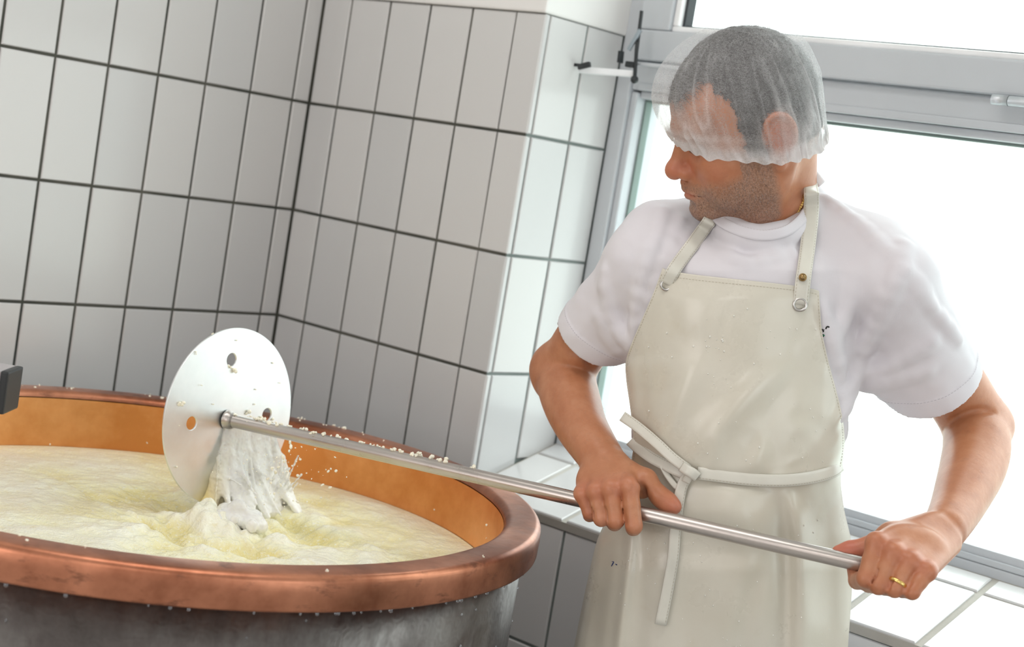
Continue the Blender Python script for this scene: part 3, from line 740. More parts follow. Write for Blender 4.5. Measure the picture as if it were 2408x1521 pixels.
# --- arms
RA = [(SR, .042), (P(1400, 765, 2.125), .041), (P(1330, 875, 2.185), .0400), (P(1333, 905, 2.16), .0408), (P(1346, 950, 2.12), .0390), (P(1366, 1000, 2.075), .0345), (P(1395, 1048, 2.03), .0305), (P(1421, 1086, 2.003), .0275)]
LA = [(SL, .044), (P(2252, 925, 2.095), .0445), (P(2290, 1000, 2.10), .0430), (P(2297, 1050, 2.07), .0435), (P(2287, 1100, 2.03), .0415), (P(2268, 1150, 1.98), .0365), (P(2246, 1200, 1.93), .0310), (P(2222, 1243, 1.88), .0265)]
def smooth_chain(ch, n=3):
    A = catmull([np.append(p, r) for p, r in ch], n); return [(a[:3], a[3]) for a in A]
body.ops_before = len(body.ops)
for ch in (RA, LA):
    limb = SDF(); limb.chain(smooth_chain(ch, 5), 0); pts_ = np.array([p for p, r in ch])
    body.func(limb, pts_.mean(0), np.linalg.norm(pts_-pts_.mean(0), axis=1).max()+.06, .03)
body.ball(P(1300, 862, 2.20), .028, .03); body.ball(P(2335, 1000, 2.12), .026, .03)
# --- hands: metacarpals, four fingers curled round the rod, thumb along it
def rod_at(px):
    s = (px-538)/1572; t = s*2.215/(s*2.215+(1-s)*1.8); return toC(STA+(STB-STA)*t)
def hand(wr, mcp, pip, rads, curl, nails):
    for (w, rw), m, p, (r0, r1), (dx, tipd) in zip(wr, mcp, pip, rads, curl):
        body.cone(w, m, rw, r0*1.04, .010)
    for i, (m, p, (r0, r1), (dx, tipd)) in enumerate(zip(mcp, pip, rads, curl)):
        mid = (m+p)/2
        R = rod_at(p[0]/p[2]*FPX+1204)
        dip = np.array([p[0]+dx, R[1]-ROD_R-r1*.92, R[2]+.004+tipd]); tip = np.array([p[0]+dx*1.5, R[1]-.004-abs(tipd)*.5, R[2]+ROD_R+r1*.95+tipd])
        if tipd < 0: dip = np.array([p[0]+dx*.5, p[1]-.0035, p[2]+.010]); tip = np.array([p[0]+dx, p[1]-.0075, p[2]+.027])
        body.chain([(m, r0), (mid, (r0+r1)/2*.97), (p, r1*1.02)], .0025); body.chain([(p, r1*1.02), (dip, r1*.95), (tip, r1*.85)], .0025)
        body.ball(m, r0*1.06, .006)
    for i in range(3):                        # clefts between the fingers
        a = mcp[i]*.38+pip[i]*.62; a2 = mcp[i+1]*.38+pip[i+1]*.62; b = (pip[i]+pip[i+1])/2; c = (a+a2)/2; fwd = np.array([0, 0, -.0085])
        body.cone(c+fwd, b+fwd, .0012, .0024, .003, True)
mcpR = [P(1481, 1143, 1.930), P(1438, 1149, 1.937), P(1402, 1155, 1.947), P(1370, 1160, 1.960)]
pipR = [P(1491, 1236, 1.920), P(1447, 1224, 1.928), P(1414, 1219, 1.942), P(1386, 1205, 1.957)]
hand([(P(1450, 1092, 1.985), .015), (P(1431, 1090, 1.990), .016), (P(1412, 1090, 1.998), .016), (P(1396, 1094, 2.004), .015)], mcpR, pipR,
     [(.0110, .0102), (.0112, .0104), (.0106, .0097), (.0096, .0084)], [(.0005, -.01), (.001, 0), (.001, 0), (.001, 0)], 1)
body.ell(P(1428, 1128, 1.982), [.036, .024, .018], .012)
body.chain([(P(1448, 1098, 1.985), .016), (P(1518, 1128, 1.955), .0125), (P(1553, 1168, 1.947), .0106), (P(1572, 1183, 1.945), .0105), (P(1586, 1192, 1.943), .0085)], .010)
body.cone(P(1480, 1118, 1.965), P(1500, 1150, 1.965), .012, .010, .012); body.ball(P(1512, 1150, 1.968), .010, .01)
mcpL = [P(2061, 1276, 1.790), P(2101, 1299, 1.779), P(2141, 1320, 1.771), P(2180, 1343, 1.766)]
pipL = [P(2036, 1360, 1.780), P(2066, 1376, 1.770), P(2104, 1384, 1.763), P(2145, 1391, 1.757)]
hand([(P(2188, 1240, 1.862), .016), (P(2202, 1250, 1.860), .016), (P(2217, 1264, 1.856), .016), (P(2230, 1280, 1.852), .015)], mcpL, pipL,
     [(.0110, .0103), (.0112, .0104), (.0107, .0098), (.0098, .0088)], [(-.001, 0), (-.001, 0), (-.001, 0), (-.001, 0)], -1)
body.ell(P(2135, 1285, 1.815), [.038, .022, .016], .014)
body.chain([(P(2185, 1240, 1.865), .016), (P(2095, 1258, 1.835), .0135), (P(2040, 1287, 1.832), .0105), (P(2000, 1294, 1.835), .0095), (P(1971, 1297, 1.838), .0075)], .010)
# --- legs
FEET = []
for px, s in ((1590, 1), (1800, -1)):
    hipw = PW(px, 1560, 2.105); ft = np.array([hipw[0], min(hipw[1], -.17), .10]); kn = (hipw+ft)/2+np.array([0, -.02, 0]); FEET.append(ft)
    body.chain([(toC(hipw), .080), (toC(kn), .058), (toC(ft), .040)], .03)
lo = np.min([P(1225, 60, 2.0), P(1225, 1700, 2.4)], 0)-.02; hi = np.max([P(2420, 60, 2.2), P(1225, 1700, 2.4)], 0)+.02
legz = toC(FEET[0]); lo[1] = min(lo[1], legz[1]-.06); lo[2] = 1.70; hi[2] = 2.42
for cr_ in ([(1322, 812), (1358, 818), (1384, 840), (1396, 866)], [(1335, 828), (1366, 832), (1388, 858)], [(2236, 990), (2262, 972), (2300, 963), (2334, 968)], [(1500, 1128), (1512, 1150), (1518, 1168)]):
    cp = []
    for px, py in cr_:
        ds = np.linspace(1.85, 2.25, 201); v = body(np.stack([(px-1204)/FPX*ds, (760.5-py)/FPX*ds, ds], 1)); i = int(np.argmax(v < 0))
        if v[i] < 0: cp.append(P(px, py, ds[i]+.0002))
    cp = catmull(cp, 3) if len(cp) > 2 else []
    for a, b in zip(cp[:-1], cp[1:]): body.cone(a, b, .0011, .0011, .007, True)
V, Q = nets(body, lo, hi, .0020)
# relax the faint stepping of the voxels along the arms
armd = np.full(len(V), 1.0)
for ch in (RA, LA):
    for (a, ra), (b, rb_) in zip(ch[1:-1], ch[2:]):
        ab = b-a; tt = np.clip(((V-a) @ ab)/(ab @ ab), 0, 1); armd = np.minimum(armd, np.linalg.norm(V-a-tt[:, None]*ab, axis=1)-max(ra, rb_)*1.15)
wrist = np.minimum(np.linalg.norm(V-RA[-1][0], axis=1), np.linalg.norm(V-LA[-1][0], axis=1))
wt = np.clip(-armd/.004, 0, 1)*np.clip((wrist-.03)/.03, 0, 1)*.6
E_ = np.vstack([Q[:, [0, 1]], Q[:, [1, 2]], Q[:, [2, 3]], Q[:, [3, 0]]]); deg = np.bincount(E_[:, 0], minlength=len(V))+np.bincount(E_[:, 1], minlength=len(V))
for it in range(14):
    S_ = np.stack([np.bincount(E_[:, 0], V[E_[:, 1], c], len(V))+np.bincount(E_[:, 1], V[E_[:, 0], c], len(V)) for c in range(3)], 1)/np.maximum(deg, 1)[:, None]
    V = V+(S_-V)*wt[:, None]
vl = Hl(V)
me = mesh_np('body', toW(V), Q)
# skin colouring that belongs to the skin: redness, stubble, lips, hands
onhead = (vl[:, 1] > -112) & (np.abs(vl[:, 2]) < 92) & (vl[:, 0] > -100) & (vl[:, 0] < 140)
def gs(c, s): return np.exp(-(((vl-np.array(c))/np.array(s))**2).sum(1))*onhead
red = gs((116, -22, 0), (14, 14, 16))*1.0+gs((74, -20, 42), (22, 16, 26))*.55+gs((-8, 4, 84), (26, 40, 16))*.55+gs((92, -20, 18), (14, 16, 14))*.5
red += gs((40, -108, 20), (60, 16, 60))*.35
for pts_, s_ in ((mcpR, .013), (mcpL, .013), (pipR, .009), (pipL, .009)):
    for p in pts_: red += .65*np.exp(-(((V-p)/s_)**2).sum(1))
for p, s_ in ((P(1586, 1192, 1.943), .018), (P(1975, 1297, 1.838), .022), (P(2005, 1296, 1.835), .02)): red += .9*np.exp(-(((V-p)/s_)**2).sum(1))
beard = np.clip((-30-vl[:, 1]+.10*(vl[:, 0]-20)*(vl[:, 0] < 92)*0-np.where(vl[:, 0] > 88, 8, 0)+np.where(vl[:, 0] < 45, 22, 0))/14, 0, 1)*onhead*np.clip((vl[:, 0]-2)/10, 0, 1)*np.clip((vl[:, 1]+118)/10, 0, 1)
beard *= 1-gs((74, -40, 40), (20, 14, 40))*.6
lip = gs((106, -57.5, 0), (12, 7, 24))
beard *= 1-.8*np.clip(lip*1.4, 0, 1)
lash = np.clip(gs((92, 5, 31), (9, 2.6, 13))*1.6, 0, 1)
attr(me, 'tint', np.stack([np.clip(red+lip*.8, 0, 1), beard, lash], 1))
def m_skin():
    t = NT('weathered_skin'); a = t.n('ShaderNodeAttribute', attribute_name='tint'); sp_ = t.n('ShaderNodeSeparateColor'); t.l(a.outputs['Color'], sp_.inputs[0])
    n = t.noise(28, 5, .6); c = t.ramp(n.outputs[0], [(.3, (.40, .148, .066)), (.52, (.47, .192, .094)), (.75, (.54, .25, .138))])
    c = t.mix(t.math('MULTIPLY', sp_.outputs[0], .7), c, (.56, .155, .105))
    n3 = t.noise(420, 2); st = t.ramp(n3.outputs[0], [(.35, (.155, .115, .09)), (.62, (.36, .25, .19))])
    c = t.mix(t.math('MULTIPLY', sp_.outputs[1], .62), c, st); c = t.mix(t.math('MULTIPLY', sp_.outputs[2], .85), c, (.06, .035, .025))
    n4 = t.noise(75, 3); c = t.mix(t.ramp(n4.outputs[0], [(.62, (0, 0, 0)), (.74, (.3, .3, .3))]), c, (.30, .12, .07))
    w = t.noise(210, 4, .6); n5 = t.noise(60, 3); ad = t.math('ADD', w.outputs[0], n5.outputs[0]); t.bump(ad, .16, .0012)
    t.set(Base_Color=c, Roughness=.40, Subsurface_Weight=.10, Subsurface_Radius=(.012, .005, .003), Subsurface_Scale=.5, Specular_IOR_Level=.5); return t.m
M['skin'] = m_skin()
man = empty('person', (FEET[0][0]*.5+FEET[1][0]*.5, FEET[0][1]*.5+FEET[1][1]*.5, 0), 'man in white hairnet, white t-shirt and cream apron gripping a steel rod with both hands', 'person')
bodyo = link('body', me, M['skin'], man)

# ---------------------------------------------------------------- hair, hairnet, stubble
def surf_pts(mask_fn, n):
    tri = Q; cen = vl[tri].mean(1); mk = np.flatnonzero(mask_fn(cen)); A = V[tri[mk]]
    ar = np.linalg.norm(np.cross(A[:, 1]-A[:, 0], A[:, 2]-A[:, 0]), axis=1)+1e-12
    pick = mk[RNG.choice(len(mk), n, p=ar/ar.sum())]; w = RNG.dirichlet((1, 1, 1, 1), n); T = V[Q[pick]]
    p = (T*w[:, :, None]).sum(1); nn = np.cross(T[:, 2]-T[:, 0], T[:, 3]-T[:, 1]); nn /= np.linalg.norm(nn, axis=1)[:, None]+1e-12
    return p, nn
def hair_mask(c):
    x, y, z = c[:, 0], c[:, 1], np.abs(c[:, 2])
    n = 4.5*vnoise(c, .12, 91)+3.5*vnoise(c, .4, 93)
    topm = y+n > 66+24*np.exp(-((z-44)/15)**2)
    sidem = (x+n < 37-(50-y)*.10)
    low = np.where(x > -2, -14, np.where(x > -30, 10, -22))
    ear = ((x+9)/22)**2+((y-6)/36)**2 < 1
    return (topm | sidem) & (y > low) & ~((z > 66) & ear) & (np.linalg.norm(c-np.array([0, 40, 0]), axis=1) < 128)
def strands(pts_, nrm, dirs, L, w, lift, bend, seg=3):
    """flat tapered hair strands; returns verts, quads"""
    n = len(pts_); t = np.linspace(0, 1, seg+1); sd = np.cross(dirs, nrm); sd /= np.linalg.norm(sd, axis=1)[:, None]+1e-9
    Vv = np.empty((n, seg+1, 2, 3))
    for i, tt in enumerate(t):
        c = pts_+dirs*(L*tt)[:, None]+nrm*(lift*tt*(1-bend*tt)*L)[:, None]; ww = (w*(1-.8*tt))[:, None]
        Vv[:, i, 0] = c-sd*ww; Vv[:, i, 1] = c+sd*ww
    b = (np.arange(n)*(seg+1)*2)[:, None, None]; i = np.arange(seg)[None, :, None]*2
    q = b+i+np.array([0, 1, 3, 2])[None, None]
    return Vv.reshape(-1, 3), q.reshape(-1, 4)
m_hair = NT('grey_hair'); oi = m_hair.n('ShaderNodeAttribute', attribute_name='shade')
m_hair.set(Base_Color=m_hair.ramp(oi.outputs['Fac'], [(0, (.020, .017, .016)), (.6, (.075, .068, .064)), (1, (.42, .40, .39))]), Roughness=.45); M['hair'] = m_hair.m
NH = 15000
hp, hn = surf_pts(hair_mask, NH); hl = Hl(hp)
dl = np.stack([-np.ones(NH)*.8, np.where(hl[:, 1] > 90, .15, -.55), np.sign(hl[:, 2])*.25+0*hl[:, 0]], 1)+.38*RNG.normal(size=(NH, 3)); dl = dl @ RH.T
dl -= hn*(dl*hn).sum(1)[:, None]; dl /= np.linalg.norm(dl, axis=1)[:, None]
Lh = RNG.uniform(.012, .030, NH); Lh = np.where(hl[:, 1] < 30, Lh*.55, Lh)
HV, HQ = strands(hp-hn*.001, hn, dl, Lh, RNG.uniform(.00022, .00045, NH), .20, .7)
# a scalp layer of short matted hair below the strands
mh = mesh_np('hair', toW(HV), HQ, False); sh = np.repeat(RNG.beta(1.1, 3.2, NH), 8); attr(mh, 'shade', np.stack([sh]*3, 1))
hairo = link('hair', mh, M['hair'], man)
cells = hair_mask(vl[Q].mean(1)); qs = Q[cells]; uniq, inv_ = np.unique(qs, return_inverse=True)
vn = np.zeros_like(V); fn_ = np.cross(V[Q[:, 2]]-V[Q[:, 0]], V[Q[:, 3]]-V[Q[:, 1]])
for k in range(4): np.add.at(vn, Q[:, k], fn_)
vn /= np.linalg.norm(vn, axis=1)[:, None]+1e-12
sv_ = V[uniq]+vn[uniq]*(.0022+.0012*vnoise(V[uniq], 190, 2))[:, None]
ms = mesh_np('scalp_hair', toW(sv_), inv_.reshape(-1, 4)); attr(ms, 'shade', np.stack([np.clip(.12+.14*vnoise(V[uniq], 240, 8), 0, 1)]*3, 1))
link('scalp_hair', ms, M['hair'], hairo)
# stubble
def beard_mask(c):
    x, y, z = c[:, 0], c[:, 1], np.abs(c[:, 2])
    up_ = np.where(x > 90, -39, np.where(x > 50, -34-(x-50)*.25*0, -34+(50-x)*.9))
    mouth = (x > 90) & (y > -66) & (y < -50) & (z < 24)
    return (y < up_) & (y > -112) & (x > 3) & (x < 135) & (z < 75) & ~mouth
bp, bn = surf_pts(beard_mask, 9500); keep = RNG.random(len(bp)) < np.clip(np.minimum((Hl(bp)[:, 0]-4)/16, (-30-Hl(bp)[:, 1]+np.where(Hl(bp)[:, 0] < 50, (50-Hl(bp)[:, 0])*.9, -4))/14), .06, 1); bp, bn = bp[keep], bn[keep]
bd = np.tile(RH @ np.array([-.1, -1, .2]), (len(bp), 1))+.35*RNG.normal(size=bp.shape); bd -= bn*(bd*bn).sum(1)[:, None]; bd /= np.linalg.norm(bd, axis=1)[:, None]
SV, SQ = strands(bp, bn, bd, RNG.uniform(.0008, .0021, len(bp)), RNG.uniform(.00007, .00014, len(bp)), .7, .2, 1)
mb = mesh_np('stubble', toW(SV), SQ, False); attr(mb, 'shade', np.stack([np.repeat(RNG.choice([.15, .5, .7, .95], len(bp)), 4)]*3, 1)); link('stubble', mb, M['hair'], man)
# fine hair on the forearms
def arm_mask_pts(chain, n):
    sel = np.zeros(len(Q), bool); cen = V[Q].mean(1)
    for (a, ra), (b, rb_) in zip(chain[2:-1], chain[3:]):
        ab = b-a; tt = np.clip(((cen-a) @ ab)/(ab @ ab), 0, 1); sel |= np.linalg.norm(cen-a-tt[:, None]*ab, axis=1) < max(ra, rb_)*1.25
    mk = np.flatnonzero(sel); pick = RNG.choice(mk, n); T = V[Q[pick]]; p = T.mean(1)+RNG.normal(size=(n, 3))*.0006
    nn = np.cross(T[:, 2]-T[:, 0], T[:, 3]-T[:, 1]); nn /= np.linalg.norm(nn, axis=1)[:, None]; ax = chain[-1][0]-chain[3][0]; return p, nn, ax/np.linalg.norm(ax)
av = []; aq = []; oo = 0
for ch in (RA, LA):
    p, nn, ax = arm_mask_pts(ch, 1500); d_ = np.tile(ax, (len(p), 1))+.45*RNG.normal(size=p.shape); d_ -= nn*(d_*nn).sum(1)[:, None]; d_ /= np.linalg.norm(d_, axis=1)[:, None]
    v_, q_ = strands(p, nn, d_, RNG.uniform(.005, .013, len(p)), np.full(len(p), .00006), .5, .4, 2); av.append(v_); aq.append(q_+oo); oo += len(v_)
ma = mesh_np('arm_hair', toW(np.vstack(av)), np.vstack(aq), False)
m_ah = NT('fair_arm_hair'); m_ah.set(Base_Color=(.42, .27, .16), Roughness=.4); link('arm_hair', ma, m_ah.m, man)

# hairnet: thin gathered veil round the skull
nph, nth = 360, 110
ph = np.linspace(-math.pi, math.pi, nph, endpoint=False); th = np.linspace(-.055, 1, nth)
PHI, TH = np.meshgrid(ph, th, indexing='ij'); ap = np.abs(PHI)
def pin(a, xs, ys): return np.interp(a, np.radians(xs), ys)
yb = pin(ap, [0, 30, 60, 90, 120, 150, 180], [20, 12, -3, -20, -27, -29, -29])
rx = pin(ap, [0, 45, 90, 135, 180], [109, 106, 96, 86, 79]); 
bl = pin(ap, [0, 30, 60, 90, 120, 150, 180], [27, 21, 9, 7, 11, 16, 18])
al = np.clip(TH, 0, 1)*math.pi/2
side_r = pin(ap, [0, 60, 90, 120, 180], [80, 82, 86.5, 85, 78])
X_ = np.stack([np.cos(PHI)*8, np.sin(PHI)*8, TH*3], -1).reshape(-1, 3)
fold = (1-np.abs(vnoise(X_*np.array([1, 1, .8]), 1.1, 51))).reshape(PHI.shape)**5
fold2 = (1-np.abs(vnoise(X_*np.array([1, 1, .9]), 2.2, 57))).reshape(PHI.shape)**4
back = 1.1*np.exp(-((PHI-math.radians(122))/.6)**2)+.12+.9*np.exp(-((PHI-math.radians(45))/.35)**2)
lowf = np.clip(1.0-TH*1.2, 0, 1)
cosr = np.cos(al)**.80
br = cosr+0*TH
frill = np.where(TH < .05, np.sin(PHI*52+3*np.sin(PHI*7))*2.0*(1-np.abs(TH)/.06), 0)
lz = np.sin(2*al)**np.where(ap < 1.0, .85, 1.35)
rad_x = rx*br+bl*lz+fold*back*5.0*lowf+fold2*back*1.6*lowf+frill
rad_z = side_r*br+bl*.75*lz+fold*back*5.0*lowf+fold2*back*1.6*lowf+frill
top = 138.0
yy = yb+(top-yb)*np.sin(al)+np.where(TH < 0, TH*110, 0)+1.6*np.sin(PHI*31)*(TH < .03)
nx = -4*np.clip(TH, 0, 1)+np.cos(PHI)*rad_x; nz = np.sin(PHI)*rad_z
NV = HO+(np.stack([nx, yy, nz], -1).reshape(-1, 3)*mm) @ RH.T
NV += .0012*fbm(NV, 55, 2, 77)[:, None]*np.array([.5, .5, .5])
# the seam down to the ear: keep the veil clear of the skull
d0 = body(NV); push = np.clip(.0028+.0075*np.clip((np.clip(TH, 0, 1)-.10)/.2, 0, 1).ravel()-d0, 0, .02)
cdir = NV-H(0, 40, 0); cdir /= np.linalg.norm(cdir, axis=1)[:, None]; NV += cdir*push[:, None]
me = mesh_np('hairnet', toW(NV), grid_quads(nph, nth)[:0] if False else np.vstack([grid_quads(nph, nth), np.stack([np.full(nth-1, (nph-1)*nth)+np.arange(nth-1), np.full(nth-1, (nph-1)*nth)+np.arange(1, nth), np.arange(1, nth), np.arange(nth-1)], 1)]))
band = np.clip(1-(TH-.015)/.06, 0, 1); band2 = np.exp(-((TH-.10)/.03)**2)*np.exp(-((PHI-.75)/.7)**2)
dens = np.clip(.10+.55*band+.14*np.clip((ap-1.5)/.8, 0, 1)*np.clip(1.2-TH, 0, 1)+.16*np.clip((1.2-ap)/.4, 0, 1)*np.clip(1-TH*2.2, 0, 1)+.10*np.clip(1.1-ap, 0, 1)*(.5+fold)+.45*fold*np.clip(back, 0, 1)*lowf+.22*fold2*lowf*np.clip(back, 0, 1)+.25*band2, 0, 1)
attr(me, 'dens', np.stack([dens.ravel()]*3, 1))
def m_net():
    t = NT('white_nonwoven_veil'); a = t.n('ShaderNodeAttribute', attribute_name='dens')
    n1 = t.noise(420, 3, .7, stretch=(1, .3, 1)); n2 = t.noise(420, 3, .7, stretch=(.3, 1, 1)); n3 = t.noise(30, 3)
    w1 = t.ramp(n1.outputs[0], [(.46, (0,)*3), (.5, (1,)*3), (.54, (0,)*3)]); w2 = t.ramp(n2.outputs[0], [(.46, (0,)*3), (.5, (1,)*3), (.54, (0,)*3)])
    fib = t.math('MAXIMUM', w1, w2); f = t.math('MULTIPLY_ADD', fib, .24); t.l(a.outputs['Fac'], f.node.inputs[2])
    f = t.math('ADD', f, t.math('MULTIPLY_ADD', n3.outputs[0], .16)); 
    f.node.inputs[1].links[0].from_node.inputs[2].default_value = -.08; f.node.use_clamp = True
    tr = t.n('ShaderNodeBsdfTransparent'); df = t.n('ShaderNodeBsdfDiffuse'); tl = t.n('ShaderNodeBsdfTranslucent'); df.inputs[0].default_value = (.86, .86, .87, 1); tl.inputs[0].default_value = (.86, .86, .87, 1)
    m1 = t.n('ShaderNodeMixShader'); m1.inputs[0].default_value = .38; t.l(df.outputs[0], m1.inputs[1]); t.l(tl.outputs[0], m1.inputs[2])
    m2 = t.n('ShaderNodeMixShader'); t.l(f, m2.inputs[0]); t.l(tr.outputs[0], m2.inputs[1]); t.l(m1.outputs[0], m2.inputs[2]); t.l(m2.outputs[0], t.out.inputs[0]); return t.m
M['net'] = m_net()
link('hairnet', me, M['net'], man)

# ---------------------------------------------------------------- t-shirt
shirt = SDF()
shirt.func(loft(0, P(0, 1420, REF)[1], P(0, 562, REF)[1]), TC, .48, .03)
shirt.chain([(P(1660, 532, 2.115), .044), (P(1552, 566, 2.075), .0475), (P(1515, 622, 2.05), .049)], .022); shirt.chain([(P(1890, 532, 2.06), .048), (P(2050, 606, 2.02), .0495), (P(2098, 668, 2.0), .053)], .022)
hR, hL = P(1394, 792, 2.135), P(2197, 905, 2.075)
aR = hR-P(1518, 615, 2.05); aR /= np.linalg.norm(aR); aL = hL-P(2098, 665, 2.0); aL /= np.linalg.norm(aL)
shirt.cone(P(1518, 615, 2.05), hR, .049, .0520, .022); shirt.cone(P(2098, 665, 2.0), hL, .0535, .0650, .022)
ringp = [P(1688, 492, 2.045), P(1705, 520, 2.015), P(1745, 545, 1.985), P(1795, 555, 1.980), P(1848, 541, 1.986), P(1888, 512, 2.015), P(1912, 470, 2.05), P(1895, 436, 2.095), P(1830, 425, 2.12), P(1755, 440, 2.11), P(1705, 466, 2.08)]
ring = catmull(ringp+[ringp[0]], 4)
for a, b in zip(ring[:-1], ring[1:]): shirt.cone(a+np.array([0, -.005, .003]), b+np.array([0, -.005, .003]), .0065, .0065, .022)
for a, b in zip(ring[:-1], ring[1:]): shirt.cone(a+np.array([0, .001, 0]), b+np.array([0, .001, 0]), .0042, .0042, .004)
shirt.cone(P(1975, 790, 2.065), P(2085, 868, 2.06), .040, .036, .025)
shirt.cone(P(1510, 770, 2.075), P(1440, 790, 2.11), .036, .032, .02)
# soft creases
def crease(pts_, r, sub=False, k=.014):
    pts_ = catmull([P(*q) for q in pts_], 3)
    for a, b in zip(pts_[:-1], pts_[1:]): shirt.cone(a, b, r, r, k, sub)
def shirt_front(px, py, off=0.0, s=None):
    s = s or shirt
    ds = np.linspace(1.80, 2.30, 251); X = np.stack([(px-1204)/FPX*ds, (760.5-py)/FPX*ds, ds], 1); v = s(X); i = int(np.argmax(v < 0))
    return ds[i]-off if v[i] < 0 else None
def surf(px, py, off=0.0):
    d = shirt_front(px, py); return (px, py, (d if d else 2.05)-off)
CR = [([(1560, 500), (1530, 590), (1505, 690), (1495, 800)], .006), ([(1600, 520), (1565, 620), (1520, 760)], .005), ([(1640, 540), (1600, 600), (1560, 690)], .004),
      ([(2020, 840), (2060, 760), (2105, 660), (2125, 580)], .007), ([(1960, 800), (1985, 740), (2010, 650)], .006), ([(1975, 930), (2000, 890), (2015, 850)], .007),
      ([(1960, 985), (1985, 950), (2005, 905)], .006), ([(2040, 880), (2110, 850), (2190, 800)], .005), ([(2035, 905), (2090, 890), (2180, 870)], .006), ([(1480, 810), (1440, 740), (1425, 640)], .006),
      ([(1450, 820), (1410, 740)], .005), ([(1945, 470), (2010, 520), (2090, 600)], .004), ([(1700, 600), (1760, 620), (1860, 600)], .004), ([(1930, 720), (1955, 800), (1975, 880)], .006), ([(2130, 640), (2190, 720), (2250, 800)], .005)]
CR = [([surf(x, y, -.0028) for x, y in p], r) for p, r in CR]
for p, r in CR: crease(p, r)
# hem bands 
def hemband(c, ax, r, w):
    e1 = np.cross(ax, (0, 0, 1.)); e1 /= np.linalg.norm(e1); e2 = np.cross(ax, e1)
    return [c-ax*w+r*(math.cos(a)*e1+math.sin(a)*e2) for a in np.linspace(0, 2*math.pi, 28)]
under = SDF()
under.func(loft(.012, P(0, 1700, REF)[1], P(0, 575, REF)[1]), TC, .48, .03)
under.cone(P(1690, 555, 2.11), SR, .036, .038, .04); under.cone(P(1885, 550, 2.06), SL, .040, .040, .04); under.chain(smooth_chain(RA)[:6], .002); under.chain(smooth_chain(LA)[:3], .002)
def shirtf(X, c=None, r=0):
    d = smin(shirt(X, c, r), np.maximum(under(X, c, r)-.0045, (X-P(0, 472, 2.065)) @ np.array([0., 1, 0])), .01)+.0016*vnoise(X, 28, 61)+.0010*vnoise(X, 62, 62)
    for h_, ax, ri, S_ in ((hR, aR, .0468, SR), (hL, aL, .0580, SL)):
        q = (X-h_) @ ax; lat = np.linalg.norm(X-h_-q[:, None]*ax, axis=1); near = lat < .14
        step = .0011*((q > -.0235) & near & (q < .02)); d = d-step
        d = np.where(near, np.maximum(d, q-.004*np.sin(np.arctan2(X[:, 0]-h_[0], X[:, 2]-h_[2])*2+1)), d)
        d = np.where(near & (q > -.028), np.maximum(d, -(lat-ri)*1.0), d)
    return d
lo = np.min([P(1300, 420, 1.9), P(1300, 1440, 2.25)], 0)-.01; hi = np.max([P(2330, 400, 2.25), P(2330, 1440, 2.0)], 0)+.01; lo[2] = 1.84; hi[2] = 2.27
SVv, SQq = nets(shirtf, lo, hi, .0024)
me = mesh_np('t_shirt', toW(SVv), SQq)
def m_cloth():
    t = NT('white_cotton'); n = t.noise(700, 2); n2 = t.noise(9, 3)
    c = t.ramp(n2.outputs[0], [(.3, (.76, .735, .78)), (.7, (.80, .775, .815))]); t.bump(n.outputs[0], .12, .0006)
    t.set(Base_Color=c, Roughness=.85, Sheen_Weight=.15); 
    tl = t.n('ShaderNodeBsdfTranslucent'); tl.inputs[0].default_value = (.8, .76, .80, 1); mx = t.n('ShaderNodeMixShader'); mx.inputs[0].default_value = .12
    t.l(t.b.outputs[0], mx.inputs[1]); t.l(tl.outputs[0], mx.inputs[2]); t.l(mx.outputs[0], t.out.inputs[0]); return t.m
M['cloth'] = m_cloth()
shirto = link('t_shirt', me, M['cloth'], man)
# trousers and boots below the apron
tr = SDF()
for ft, px in zip(FEET, (1590, 1800)):
    hipw = PW(px, 1560, 2.105); kn = (hipw+ft)/2+np.array([0, -.02, 0]); tr.chain([(hipw, .090), (kn, .070), (np.array([ft[0], ft[1], .22]), .062)], .03)
TV, TQ = nets(tr, (.85, -.45, .1), (1.6, .05, 1.02), .006)
link('trousers', mesh_np('trousers', TV, TQ), simple('white_trousers', (.72, .72, .73), .9, var=.04), man)
M['boot'] = simple('white_rubber_boot', (.70, .70, .68), .35, var=.05)
for ft in FEET:
    b = SDF(); fw = -FWD*np.array([1, 1, 0]); fw /= np.linalg.norm(fw)
    b.cone(ft+np.array([0, 0, .19]), np.array([ft[0], ft[1], .06]), .060, .050, .02); b.cone(np.array([ft[0], ft[1], .048])-fw*.03, np.array([ft[0], ft[1], .042])+fw*.14, .046, .038, .02)
    b.func(lambda X: X[:, 2]-.001, ft, .4, .004, True)
    BV, BQ = nets(b, ft-np.array([.3, .3, .12]), ft+np.array([.3, .3, .28]), .006); link('boot', mesh_np('boot', BV, BQ), M['boot'], man)

# ---------------------------------------------------------------- apron
EY = np.array([600, 630, 684, 700, 780, 800, 850, 900, 950, 1000, 1040, 1060, 1100, 1130, 1200, 1260, 1300, 1400, 1521, 1900, 2400], float)
EL = np.array([1571, 1558, 1539, 1532, 1497, 1488, 1469, 1473, 1481, 1487, 1491, 1489, 1482, 1470, 1438, 1407, 1396, 1374, 1350, 1305, 1270], float)
ER = np.array([1922, 1924, 1926, 1927, 1932, 1937, 1948, 1962, 1975, 1985, 1987, 1987, 1979, 1976, 1985, 2000, 2006, 2003, 1994, 1972, 1960], float)
_yg = np.arange(560, 2460, 4.0); _kg = np.exp(-(np.arange(-12, 13)/5.0)**2); _kg /= _kg.sum()
def _sm(A_): return np.convolve(np.pad(np.interp(_yg, EY, A_), 12, mode='edge'), _kg, 'valid')
EL, ER, EY = _sm(EL), _sm(ER), _yg
